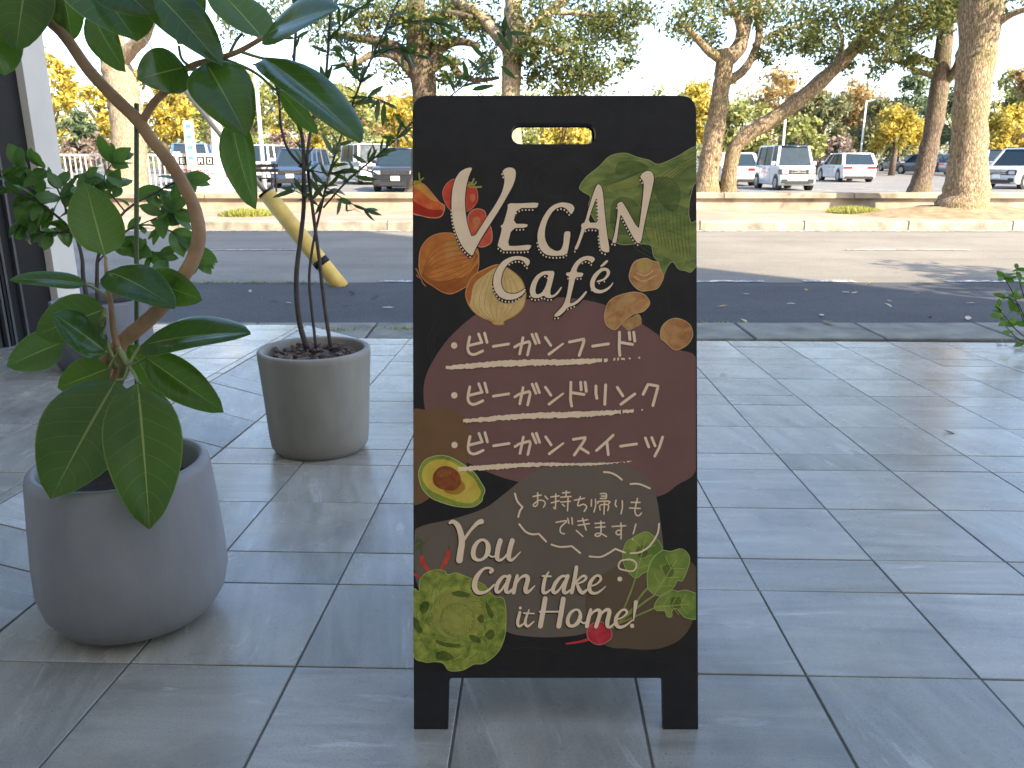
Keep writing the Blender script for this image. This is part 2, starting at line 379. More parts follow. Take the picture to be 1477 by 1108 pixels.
# terrace: tilted slab, ramp strip and raised strip on the left, every tile its own piece
terr = struct('terrace', mesh('terrace', *(lambda m: (m.v, m.f))(MB().box((-1.356, -2.2, -.2), (6.0, 6.03, -.004)))), M_GROUT)
terr.matrix_world = TM
PX = .3975; X0 = -1.3555; ZR = .10; XR = X0-.387
rows = []; y = 2.092
ys = [2.092-1.025*k for k in range(0, 5)][::-1] + [2.092+1.025*k for k in range(1, 4)]
for y in ys: rows += [(y, y+.206), (y+.206, y+.615), (y+.615, y+1.025)]
rows = [(a, min(b_, 6.02)) for a, b_ in rows if a < 5.98 and b_ > -2.0]
meshes = {}
def tile_mesh(w, h):
    k = (round(w, 3), round(h, 3))
    if k not in meshes:
        me = mesh('tile', *(lambda m: (m.v, m.f))(MB().box((-w/2, -h/2, -.011), (w/2, h/2, 0), .0016))); me.materials.append(M_TILE); meshes[k] = me
    return meshes[k]
G = .0055
ramp = MB().add([(X0,-2.2,-.005),(X0,6.03,-.005),(XR,6.03,ZR-.005),(XR,-2.2,ZR-.005)], [(0,1,2,3)]).build('ramp_bed', M_GROUT, terr)
plat = MB().box((-9, -2.2, -.1), (XR, 6.03, ZR-.004)).build('platform_bed', M_GROUT, terr)
cand = []
rang = math.atan2(ZR, -(XR-X0))
for a, b_ in rows:
    yc = (a+b_)/2; h = b_-a-G
    for k in range(0, 16): cand.append((X0+PX*(k+.5), yc, 0.0, PX-G, h, 0))
    rw = math.hypot(XR-X0, ZR)
    cand.append(((X0+XR)/2, yc, ZR/2, rw-G-.004, h, rang))
    for k in range(0, 10): cand.append((XR-.05-PX*(k+.5), yc, ZR, PX-G, h, 0))
    cand.append((XR-.025, yc, ZR, .05-G, h, 0))
def seen(c):
    p = T2W(c[0], c[1], c[2]) - C0; d = p.dot(FW)
    if d < .3: return 1e9
    u = abs(p.x/d*F)-738; v = abs(p.dot(UP)/d*F)-554
    return max(u, v)
cand.sort(key=seen)
rest = MB()
for i, c in enumerate(cand):
    if i < 300:
        o = obj('tile', tile_mesh(c[3], c[4]), None, terr, (c[0], c[1], c[2]+random.uniform(-.0008, .0008)))
        o.rotation_euler = (random.gauss(0, .0012), c[5]+random.gauss(0, .0012), 0)
    elif c[5] == 0:
        rest.box((c[0]-c[3]/2, c[1]-c[4]/2, c[2]-.011), (c[0]+c[3]/2, c[1]+c[4]/2, c[2]), .0016)
rest.build('tile_field', M_TILE, terr, kind='stuff')

# low wall with coping across the road, planting strip behind
lw = thing('low_wall', 'long low rendered wall with coping between pavement and parking lot', 'wall', (0, 19.2, .15))
MB().box((-60, 0, -.1), (60, .28, .27)).build('wall_face', M_WALLST, lw)
cm = mesh('coping_stone', *(lambda m: (m.v, m.f))(MB().box((-1.49, -.09, .27), (1.49, .37, .385), .015))); cm.materials.append(M_WALLST)
for k in range(-8, 12): obj('coping_stone', cm, None, lw, (k*3.0+.4, 0, 0))
struct('planting_strip', mesh('planting_strip', *(lambda m: (m.v, m.f))(MB().box((-60, 19.48, -.1), (60, 21.3, .44)))), M_EARTH)

# cafe building behind the viewer (casts the shade) with a glazed wing on the left
cb = thing('cafe_building', 'cream rendered building with black framed glass wing on the left', 'building', (0, 0, 0))
MB().box((-40, -16, -.2), (14.9, -2.2, 19.6)).build('wall', simple('warm tan render', (.86, .68, .48), .8, var=.06, scale=3), cb)
pc = T2W(-3.42, 5.72, ZR); pf = T2W(-3.33, 5.03, ZR)
MB().box((pc.x-.9, pc.y-.05, -.05), (pc.x, pc.y+.25, 5.0)).build('pilaster', M_CREAM, cb)
xw = pc.x-.05
fr = MB()
fr.box((xw-.14, pc.y-.66, 0), (xw, pc.y-.052, 5.0)).build('door_frame', M_BLACKAL, cb)
for k, yy in enumerate((.42, .56, .60, .64)):
    MB().box((xw+.002, pc.y-yy-.012, .02), (xw+.022, pc.y-yy+.012, 4.8)).build('track', M_GREYAL if k != 2 else M_BLACKAL, cb)
MB().box((xw-.11, pc.y-.90, .06), (xw-.01, pc.y-.662, 4.9)).build('door_stile', M_GREYAL, cb)
MB().box((xw-.11, pc.y-4.0, .06), (xw-.01, pc.y-.902, .22)).build('bottom_rail', M_GREYAL, cb)
MB().box((xw-.07, pc.y-4.0, .222), (xw-.055, pc.y-.902, 4.9)).build('glass_pane', M_GLASS, cb)
MB().box((xw-6, pc.y-4.0, 5.0), (xw+.3, pc.y+.4, 5.4)).build('wing_roof', M_CREAM, cb)
MB().box((xw-6, pc.y-4.0, -.1), (xw-5.8, pc.y+.2, 4.99)).build('wing_back_wall', M_CREAM, cb)
MB().box((xw-5.79, pc.y-.02, -.1), (pc.x-.91, pc.y+.2, 4.99)).build('wing_end_wall', M_CREAM, cb)

# ================================================================ THE SIGN
ZS = 1.682
sg = thing('a_frame_sign', 'black A-frame sign board with painted vegetables and VEGAN Café lettering', 'sign', on_floor(802, 1052))
SB = Vector(sg.location)
def sp(x, y, off=0.0): return at_d(x, y, ZS) - FW*off - SB
def flat(name, col, rough=.5, var=.10, scale=40, alpha=1.0, col2=None, stretch=(1,1,1), spec=.35):
    if name in MATS: return MATS[name]
    b = NB(name); tc = b.n('TexCoord').outputs['Object']
    st = b.n('VectorMath', operation='MULTIPLY', i_0=tc, i_1=stretch).outputs[0]
    n = b.noise(scale, st, 4, .6, .5)
    c2 = col2 if col2 else tuple(min(1, v*(1+var)) for v in col)
    c = b.mix(b.ramp(n, [(.33, 0), (.67, 1)]), tuple(v*(1-var) for v in col), c2)
    p = b.pr(c, rough, Specular_IOR_Level=spec)
    if alpha < 1:
        t = b.n('BsdfTransparent').outputs[0]; mx = b.n('MixShader', i_0=alpha); b.l(t, mx.inputs[1]); b.l(p, mx.inputs[2]); p = mx.outputs[0]
    MATS[name] = b.done(p); return MATS[name]
def rounded(pts, rad):
    out = []; n = len(pts)
    for i, p in enumerate(pts):
        r = rad[i] if isinstance(rad, (list, tuple)) else rad
        p = Vector(p); a = Vector(pts[i-1]); b_ = Vector(pts[(i+1) % n])
        if r <= 0: out.append(p); continue
        u = (a-p).normalized()*r; v = (b_-p).normalized()*r
        for k in range(7):
            t = k/6; out.append((p+u)*(1-t)**2 + p*2*t*(1-t) + (p+v)*t*t)
    return out
outer = rounded([(595,138),(1004,138),(1007,1052),(957,1052),(955.5,978),(648,978),(646,1052),(597,1052)], [24,24,0,0,6,6,0,0])
hole = rounded([(738,178),(859,178),(859,208),(738,208)], 14.5)
def board(name, f0, f1, mat):
    loops = [[Vector((p.x, p.y, 0)) for p in outer], [Vector((p.x, p.y, 0)) for p in hole]]
    tris = tessellate_polygon(loops); flatp = loops[0]+loops[1]; n = len(flatp)
    v = [f0(p.x, p.y) for p in flatp] + [f1(p.x, p.y) for p in flatp]
    f = [tuple(t) for t in tris] + [tuple(i+n for i in reversed(t)) for t in tris]
    for a, m in ((0, len(outer)), (len(outer), len(hole))):
        for i in range(m): f.append((a+i, a+(i+1) % m, n+a+(i+1) % m, n+a+i))
    me = mesh(name, v, f); bm = bmesh.new(); bm.from_mesh(me); bmesh.ops.recalc_face_normals(bm, faces=bm.faces); bm.to_mesh(me); bm.free()
    return obj(name, me, mat, sg)
M_BOARD = flat('black board paint', (.016, .014, .015), .42, .25, 30)
board('front_board', lambda x, y: sp(x, y, 0), lambda x, y: sp(x, y, -.018), M_BOARD)
topY = sp(800, 138, -.018).y + .004
def rear(x, y, o):
    p = sp(x, y, -o); top = sp(x, 138, -o); d = (p-top).length*1.03
    q = Vector((p.x, topY + (topY - top.y) + 0, top.z)); return q + Vector((0, math.sin(PH), -math.cos(PH)))*d
board('rear_board', lambda x, y: rear(x, y, .018), lambda x, y: rear(x, y, 0), M_BOARD)
for hx in (650, 950):
    a = sp(hx-14, 141, -.02); b_ = sp(hx+14, 141, -.02)
    MB().tube([a+Vector((0,.004,.004)), b_+Vector((0,.004,.004))], .006, 10).build('hinge', M_GREYAL, sg)
LAY = [0]
def poly_part(name, loops, mat, layer, smooth=0, closed_cr=False):
    """one printed shape: outline loops in photo pixels, lying on the board face"""
    L = []
    for lp in loops:
        pts = [Vector((p[0], p[1], 0)) for p in lp]
        if closed_cr: pts = cat_rom(pts, 5, True)
        for _ in range(smooth):
            q = []
            for i in range(len(pts)):
                a, b_ = pts[i], pts[(i+1) % len(pts)]; q += [a*.78+b_*.22, a*.22+b_*.78]
            pts = q
        L.append(pts)
    return L
def clipx(p): return (min(max(p.x, 596.3), 1003.6), p.y)
class Print:
    """collects printed shapes of one colour, each lying a hair above the last"""
    def __init__(s): s.mb = MB()
    def poly(s, loops, off, smooth=1, cr=False):
        L = poly_part('', loops, None, 0, smooth, cr); tris = tessellate_polygon(L); fl = [p for l in L for p in l]
        LAY[0] += 1; o = off + (LAY[0] % 40)*6e-7
        s.mb.add([sp(*clipx(p), o) for p in fl], [tuple(reversed(t)) for t in tris]); return L
    def stroke(s, pts, w, off, n=5, caps=True, straight=False):
        P = [Vector((p[0], p[1], 0)) for p in pts]
        if len(P) > 2 and not straight: C = cat_rom(P, n)
        else:
            C = []
            for a, b_ in zip(P[:-1], P[1:]): C += [a.lerp(b_, k/4) for k in range(4)]
            C.append(P[-1])
        ws = lerp_list(w, len(C)) if isinstance(w, (list, tuple)) else [w]*len(C)
        lft, rgt = [], []
        for i, p in enumerate(C):
            t = (C[min(i+1, len(C)-1)]-C[max(i-1, 0)]);
            t = t.normalized() if t.length > 1e-6 else Vector((1,0,0)); nn = Vector((-t.y, t.x, 0))
            lft.append(p+nn*ws[i]/2); rgt.append(p-nn*ws[i]/2)
        LAY[0] += 1; o = off + (LAY[0] % 40)*6e-7
        v = lft+rgt; m = len(C); f = [(i, i+1, m+i+1, m+i) for i in range(m-1)]
        if caps:
            for (c, wv, sgn, ia, ib) in ((C[0], ws[0], -1, 0, m), (C[-1], ws[-1], 1, m-1, 2*m-1)):
                d = (C[1]-C[0]) if sgn < 0 else (C[-1]-C[-2]); d = d.normalized()*sgn; nn = Vector((-d.y, d.x, 0))
                k = len(v); arc = [c + (nn*math.cos(a)+d*math.sin(a))*wv/2 for a in np.linspace(0, math.pi, 7)][1:-1]
                v += arc; e = (ia, ib) if sgn > 0 else (ib, ia)
                f.append((e[0],)+tuple(range(k, k+len(arc)))+(e[1],))
        s.mb.add([sp(*clipx(p), o) for p in v], f); return C, ws
    def dot(s, x, y, r, off, ry=None):
        s.poly([[(x+r*math.cos(a), y+(ry or r)*math.sin(a)) for a in np.linspace(0, 2*math.pi, 13)[:-1]]], off, 0)
    def build(s, name, mat):
        o = s.mb.build(name, mat, sg); bm = bmesh.new(); bm.from_mesh(o.data)
        for f in bm.faces:
            if f.normal.dot(-FW) < 0: f.normal_flip()
        bm.to_mesh(o.data); bm.free(); return o
def cr(x0, y0, s): return lambda pts: [(x0+a/s, y0+b_/s) for a, b_ in pts]
# printed sheet
p_ = Print(); p_.poly([[(596.6,214),(1003.4,214),(1004,968),(597,968)]], .0004, 0)
p_.build('printed_sheet', flat('printed charcoal', (.0165, .0130, .0120), .5, .3, 14))
# faint sketched drawings in the dark ground
p_ = Print()
for (cx, cy, rx, ry, n) in ((805,265,60,45,9), (900,440,70,70,8), (650,500,40,60,7), (760,950,90,25,6), (960,930,40,40,5)):
    for k in range(n):
        a0 = random.uniform(0, 6.3); a1 = a0+random.uniform(.6, 1.6); q = random.uniform(.4, 1)
        p_.stroke([(cx+rx*q*math.cos(a), cy+ry*q*math.sin(a)) for a in np.linspace(a0, a1, 5)], random.uniform(.5, 1.0), .0005, 3, False)
p_.build('faint_sketch', flat('faint sketch grey', (.032, .027, .026), .55))['kind'] = 'stuff'
# colour blobs
def blob(name, pts, col, layer, alpha=.92):
    p = Print(); p.poly([pts], layer, 0, True); return p.build(name, flat(name+' print', lin(col), .5, .06, 6, alpha))
blob('brown_blob', [(613,590),(612,552),(626,518),(655,480),(700,446),(760,432),(822,430),(882,443),(930,470),(975,502),(1010,528),(1010,665),(976,700),(949,716),(900,718),(830,712),(747,695),(699,679),(654,655),(625,625)], (136,95,86), .0006, .88)
blob('tan_blob', [(590,602),(616,591),(645,587),(669,599),(678,622),(676,650),(668,682),(640,704),(590,724)], (145,104,66), .0007, .72)
blob('grey_blob', [(598,775),(608,759),(655,748),(699,733),(729,711),(759,688),(794,672),(842,664.5),(893,669),(925,684),(943,705),(952,749),(957,809),(945,850),(905,888),(850,912),(800,919),(747,916),(714,905),(650,890),(604,850)], (124,108,92), .0008, .85)
blob('umber_blob', [(862,922),(882,934),(903,935),(927,937),(952,935),(977,925),(994,907),(1001,888),(1010,860),(1010,828),(990,806),(955,796),(915,806),(880,822),(848,845),(846,890)], (122,98,72), .0009, .72)
# --- vegetables: base shape, tonal strokes, pale rim
def rim(p, loops, w, off):
    for lp in loops:
        L = poly_part('', [lp], None, 0, 0, True)[0]; p.stroke([(q.x, q.y) for q in L]+[(L[0].x, L[0].y)], w, off, 1, False, True)
def veg(name, pts, col, col2, off, scale=60, stretch=(1,1,1), rimcol=None, rimw=1.0, crs=True):
    p = Print(); p.poly([pts], off, 0 if crs else 1, crs)
    o = p.build(name, flat(name+' print', lin(col), .5, .08, scale, 1, lin(col2), stretch))
    if rimcol:
        q = Print(); rim(q, [pts], rimw, off+.00025); e = q.build('outline', flat(name+' rim', lin(rimcol), .5)); e.parent = o
    return o
def detail(parent, name, strokes, col, off):
    p = Print()
    for pts, w in strokes:
        p.stroke(pts, w, off, 4)
    o = p.build(name, flat(name+'_'+parent.name+' tint', lin(col), .5, .12, 80)); o.parent = parent; return o
def shade(parent, name, polys, col, off, alpha=.6):
    for q in polys:
        p = Print(); p.poly([q], off, 0, True)
        o = p.build(name, flat(name+'_'+parent.name+' wash', lin(col), .5, .12, 60, alpha)); o.parent = parent
A = cr(560, 220, 4.617)
O1 = .0011
w_ = veg('tomato_wedge', A([(150,228),(180,206),(235,212),(290,270),(340,330),(375,355),(370,400),(345,432),(290,437),(230,425),(150,392)]), (216,72,40), (232,120,52), O1, 40, rimcol=(226,150,120))
shade(w_, 'yellow_flesh', [A([(165,228),(200,212),(235,220),(290,280),(330,330),(280,310),(220,262)])], (236,170,70), O1+.0001, .8)
shade(w_, 'dark_skin', [A([(158,320),(200,345),(280,380),(360,385),(345,425),(280,430),(210,415),(158,390)])], (190,36,26), O1+.0001, .75)
detail(w_, 'calyx', [(A([(160,200),(190,195),(215,200)]), 3), (A([(205,140),(208,170),(212,200)]), 2.2), (A([(178,215),(210,190),(235,172)]), 2.2)], (150,150,56), O1+.0003)
t_ = veg('tomato', A([(362,280),(385,215),(440,178),(520,190),(580,230),(597,300),(580,350),(530,392),(460,400),(400,370)]), (205,52,34), (224,84,48), O1, 40, rimcol=(220,130,100))
shade(t_, 'highlight', [A([(545,290),(570,275),(580,310),(560,330)])], (240,160,100), O1+.0001, .45)
detail(t_, 'calyx', [(A([(530,225),(560,200),(570,178)]), 2.6), (A([(540,230),(580,232),(618,230)]), 2.6), (A([(535,215),(575,212),(585,198)]), 2.2)], (160,160,70), O1+.0003)
h_ = veg('tomato_half', A([(530,440),(550,395),(590,376),(640,390),(655,440),(680,490),(692,545),(685,600),(640,628),(600,625),(570,570),(545,540)]), (214,74,46), (226,104,66), O1+.0001, 40, rimcol=(228,160,130))
shade(h_, 'seed_core', [A([(560,450),(600,430),(610,480),(580,520)])], (226,150,90), O1+.0002, .6)
on = veg('onion', A([(205,720),(218,640),(265,575),(340,540),(430,540),(510,575),(590,640),(604,710),(592,800),(530,885),(430,940),(365,932),(300,892),(240,850),(210,790)]), (196,108,40), (222,138,60), O1+.0001, 26, (1,1,1), (226,150,90))
shade(on, 'lit_patch', [A([(380,600),(440,570),(500,610),(480,680),(420,720),(380,680)])], (238,186,104), O1+.0002, .3)
shade(on, 'underside', [A([(215,800),(300,850),(400,850),(520,820),(595,740),(592,800),(530,880),(430,935),(365,930),(300,890),(240,850)])], (164,80,28), O1+.0002, .35)
detail(on, 'skin_line', [(A([(222,832), (300+k*4, 790+k*30), (420+k*2, 745+k*38), (530, 715+k*24), (596,690)]), .7) for k in (-4.2,-3.2,-2.2,-1.2,-.3,.7,1.7,2.7,3.6)], (160,82,30), O1+.0003)
detail(on, 'root', [(A([(215,840),(200,800),(185,775)]), 2.2), (A([(222,845),(230,870),(250,890)]), 1.6), (A([(212,830),(196,830),(190,815)]), 1.4)], (176,116,78), O1+.0001)
ho = veg('onion_half', [(672,421),(681,400),(699,389),(720,382),(738,391),(752,404),(758,421),(758,430),(754,444),(743,455),(727,463),(726,468),(713.5,468),(708,463),(697,459),(684,450),(675,437)], (222,178,106), (236,198,128), O1+.0003, 30, rimcol=(214,150,80), rimw=1.6)
shade(ho, 'skin', [[(671,424),(678,402),(698,389),(720,382),(700,396),(684,410),(679,432),(676,440)]], (200,112,48), O1+.0004, .9)
detail(ho, 'layer_line', [([(716+dx*.15, 465), (712+dx*.9, 445), (716+dx, 420), (718+dx*.6, 396)], .7) for dx in (-30,-22,-14,-5,5,14,22,30)], (196,148,78), O1+.0005)
B = cr(780, 200, 4.617)
lf = veg('green_leaf', B([(258,325),(300,260),(385,190),(460,118),(560,98),(640,125),(720,145),(785,172),(900,125),(1050,55),(1050,250),(1010,330),(985,470),(1000,560),(1050,560),(1050,790),(1005,885),(960,880),(915,868),(880,822),(845,850),(812,922),(790,900),(785,830),(750,780),(730,712),(640,702),(530,705),(445,655),(400,600),(350,530),(318,450),(330,388),(280,355)]), (92,112,48), (146,152,76), O1+.0001, 22, (1,1,2.4), (166,168,104), 1.0)
shade(lf, 'pale_area', [B([(400,330),(470,270),(560,265),(660,260),(640,320),(520,340),(430,360)]), B([(780,250),(900,190),(1040,110),(1040,150),(920,230),(800,330)]), B([(700,600),(850,620),(1000,700),(960,830),(850,800),(760,720)])], (170,170,84), O1+.0002, .45)
shade(lf, 'dark_area', [B([(520,160),(640,150),(720,200),(600,230),(500,240)]), B([(740,280),(860,260),(930,350),(900,480),(800,440)]), B([(480,420),(600,400),(680,520),(600,640),(470,600)])], (64,88,36), O1+.0002, .28)
detail(lf, 'vein', [(B([(1035, 110+i*14), (900-i*8, 190+i*26), (760-i*14, 300+i*36), (700-i*10+i*i*2, 460+i*34)]), .7) for i in range(0, 12)] +
       [(B([(720+i*26, 440+i*8), (735+i*25, 560+i*12), (760+i*24, 700+i*10)]), .6) for i in range(0, 11)] + [(B([(320+i*20, 330-i*12), (480+i*14, 300-i*8), (640+i*8, 240-i*4)]), .6) for i in range(0, 9)], (76,96,44), O1+.0003)
detail(lf, 'stalk_gap', [(B([(1028,310),(1000,370)]), 5), (B([(1025,410),(990,470)]), 5)], (58,38,44), O1+.0003)
K = cr(860, 360, 7.387)
m1 = veg('mushroom', K([(352,310),(362,220),(410,130),(520,95),(600,125),(655,140),(690,230),(718,280),(690,360),(640,420),(540,440),(470,440),(400,390)]), (176,110,60), (212,158,98), O1+.0004, 34, rimcol=(216,178,120))
shade(m1, 'stem', [K([(425,140),(470,105),(530,92),(590,130),(585,200),(510,252),(445,232)])], (222,188,104), O1+.0005, .6)
detail(m1, 'gill', [(K([(430,250),(520,280),(600,230)]), 2.0), (K([(400,290),(500,340),(640,270)]), 2.2)], (214,170,118), O1+.0006)
m2 = veg('mushroom', K([(112,600),(150,540),(240,490),(390,455),(500,475),(560,540),(562,595),(500,660),(400,690),(300,755),(240,822),(190,855),(112,810),(86,710)]), (168,92,48), (198,134,78), O1+.0005, 30, rimcol=(222,176,128))
s2 = Print(); s2.poly([K([(270,790),(380,720),(455,690),(484,785),(420,830),(350,865),(310,840)])], O1+.0004, 0, True); s2.build('stem', flat('mushroom stem print', lin((206,164,100)), .5, .1, 60, 1, lin((170,112,60)))).parent = m2
shade(m2, 'cap_light', [K([(220,560),(340,500),(430,520),(360,580),(240,620)])], (224,176,118), O1+.0006, .6)
m3 = veg('mushroom', K([(682,890),(700,820),(760,760),(840,733),(930,755),(1000,810),(1026,890),(1010,960),(950,1030),(860,1070),(800,1050),(730,980),(690,950)]), (172,90,44), (206,138,80), O1+.0005, 26, rimcol=(214,164,112))
shade(m3, 'cap_light', [K([(720,830),(790,770),(850,790),(830,870),(750,900)])], (220,166,104), O1+.0006, .5)
V = cr(590, 640, 11.08)
av = veg('avocado', V([(155,520),(170,400),(250,265),(400,200),(560,190),(720,240),(900,350),(1050,470),(1150,620),(1212,740),(1178,850),(1160,920),(1050,1000),(900,1015),(700,990),(500,930),(350,860),(210,710)]), (122,140,44), (164,170,60), O1+.0004, 30, rimcol=(196,200,140))
q = Print(); q.poly([V([(205,500),(235,390),(330,290),(470,250),(600,260),(760,330),(900,440),(1040,560),(1110,680),(1150,780),(1100,880),(980,950),(820,935),(640,880),(480,810),(340,740),(240,620)])], O1+.0005, 0, True)
q.build('flesh', flat('avocado flesh print', lin((216,180,62)), .5, .1, 30, 1, lin((226,196,84)))).parent = av
q = Print(); q.poly([V([(560,760),(640,640),(760,540),(850,600),(900,700),(820,790),(700,810)])], O1+.0006, 0, True); q.build('pit_shadow', flat('pit shade print', lin((196,136,40)), .5, .1, 40, .7)).parent = av
q = Print(); q.poly([V([(378,560),(400,470),(470,390),(560,357),(680,375),(780,450),(828,550),(820,650),(740,735),(620,750),(480,710),(400,640)])], O1+.0007, 0, True)
q.build('pit', flat('avocado pit print', lin((134,64,26)), .5, .15, 50, 1, lin((168,88,38)))).parent = av
shade(av, 'pit_light', [V([(440,500),(500,420),(600,410),(680,470),(600,520),(500,540)])], (196,120,56), O1+.0008, .55)
Lc = cr(590, 760, 5.153)
lt = veg('lettuce', Lc([(28,488),(75,480),(80,400),(130,340),(200,318),(262,326),(290,355),(350,340),(420,365),(500,400),(560,430),(600,480),(640,520),(690,522),(715,570),(722,700),(710,820),(660,930),(560,1010),(480,1020),(400,1062),(300,1066),(255,1012),(190,1000),(110,1000),(28,925)]), (104,124,40), (174,174,74), O1+.0007, 48, rimcol=(176,184,96))
shade(lt, 'heart', [Lc([(190,540),(300,470),(430,480),(540,560),(545,690),(480,790),(340,830),(230,790),(180,680)])], (186,182,84), O1+.0008, .65)
shade(lt, 'dark_fold', [Lc([(320,490),(380,472),(450,500),(430,520),(350,515)]), Lc([(200,840),(280,860),(380,870),(370,895),(280,890),(215,870)]), Lc([(200,940),(260,920),(330,960),(300,990),(210,985)]), Lc([(505,680),(540,650),(560,680),(540,715)]), Lc([(565,800),(610,760),(640,800),(600,840)]), Lc([(80,590),(110,550),(150,570),(130,630),(95,640)]), Lc([(32,670),(70,700),(100,770),(70,785),(35,740)]), Lc([(570,560),(600,590),(630,650),(610,680),(580,630)]), Lc([(450,800),(520,820),(530,860),(470,850)])], (62,88,30), O1+.0009, .5)
detail(lt, 'leaf_line', [(Lc([(360+260*math.cos(a)*q, 690+250*math.sin(a)*q), (360+300*math.cos(a+.18)*q, 690+290*math.sin(a+.18)*q), (360+310*math.cos(a+.4)*q, 690+300*math.sin(a+.4)*q)]), .7) for a in np.linspace(0, 6.28, 22) for q in (.42, .7, 1.0)], (96,116,40), O1+.0010)
detail(lt, 'rib', [(Lc([(270,470),(285,500),(240,560),(250,640),(220,700)]), .9), (Lc([(410,540),(408,620),(420,740),(480,742)]), .9), (Lc([(300,560),(330,600),(250,640)]), .8), (Lc([(540,590),(560,640),(500,640),(420,625)]), 1.4)], (150,140,60), O1+.0011)
ch = Print()
for pts, w in ((Lc([(92,215),(105,275),(150,325)]), [5,7,4]), (Lc([(292,178),(285,230),(245,305)]), [6,7,5]), (Lc([(30,348),(60,362),(88,382)]), [4,4,2])): ch.stroke(pts, w, O1+.0004)
cho = ch.build('chilli_peppers', flat('chilli print', lin((196,44,32)), .5, .15, 60, 1, lin((222,80,58))))
detail(cho, 'stalk', [(Lc([(92,215),(95,180),(75,150)]), 1.6), (Lc([(45,110),(80,100),(100,120),(70,140),(60,160)]), 4), (Lc([(100,150),(120,110),(135,85)]), 1.2), (Lc([(292,178),(296,158),(300,140)]), 1.6), (Lc([(60,90),(60,75)]), 1.2)], (84,98,48), O1+.0005)
D = cr(810, 760, 5.99)
st_ = Print()
for pts, w in (([(640,430),(605,540),(540,700)], 2.4), ([(740,530),(680,600),(600,720),(480,830)], 2.8), ([(800,590),(700,660),(560,770),(440,870)], 2.8), ([(800,700),(640,770),(480,840)], 2.4)): st_.stroke(D(pts), w, O1+.0004)
rad = veg('radish', D([(217,920),(235,860),(290,820),(340,818),(390,850),(432,900),(428,960),(390,990),(340,1015),(290,1010),(240,975)]), (190,34,44), (214,62,66), O1+.0006, 30, rimcol=(206,130,120))
o = st_.build('stalks', flat('radish stalk print', lin((150,156,72)), .5)); o.parent = rad
q = Print(); q.stroke(D([(245,962),(170,988),(40,1008)]), [5,3.6,2.6], O1+.0005); q.build('root', flat('radish root print', lin((206,56,56)), .5)).parent = rad
for k, pts in enumerate(([(535,190),(560,130),(620,90),(720,42),(790,75),(850,140),(865,200),(800,250),(760,310),(740,380),(700,400),(640,440),(560,370),(530,280)],
    [(740,480),(740,400),(780,290),(860,205),(940,210),(1030,188),(1090,230),(1105,290),(1080,380),(1040,465),(1000,460),(980,500),(930,560),(860,595),(800,580),(750,540)],
    [(800,680),(850,600),(940,545),(1000,555),(1070,545),(1150,570),(1180,585),(1180,780),(1080,785),(1030,750),(990,705),(955,720),(950,775),(910,770),(890,725),(820,720)])):
    lo = veg('radish_leaf', D(pts), (102,130,48), (150,160,70), O1+.0005, 26, rimcol=(176,184,104))
    cx = sum(p[0] for p in pts)/len(pts); cy = sum(p[1] for p in pts)/len(pts); b0 = ((640,440),(800,585),(800,690))[k]
    detail(lo, 'vein', [(D([b0, ((b0[0]+cx)/2, (b0[1]+cy)/2), (cx+(cx-b0[0])*.6, cy+(cy-b0[1])*.6)]), 1.1)] +
        [(D([(b0[0]+(cx-b0[0])*t, b0[1]+(cy-b0[1])*t), (b0[0]+(cx-b0[0])*(t+.3)+sg_*(cy-b0[1])*.45, b0[1]+(cy-b0[1])*(t+.3)-sg_*(cx-b0[0])*.45)]), .8) for t in (.4, .8, 1.2) for sg_ in (-1, 1)], (178,178,92), O1+.0007)
    shade(lo, 'dark_wash', [D([(cx-40,cy-60),(cx+30,cy-70),(cx+50,cy),(cx,cy+40),(cx-45,cy+10)])], (70,102,36), O1+.0006, .4)
    lo.parent = rad if False else sg
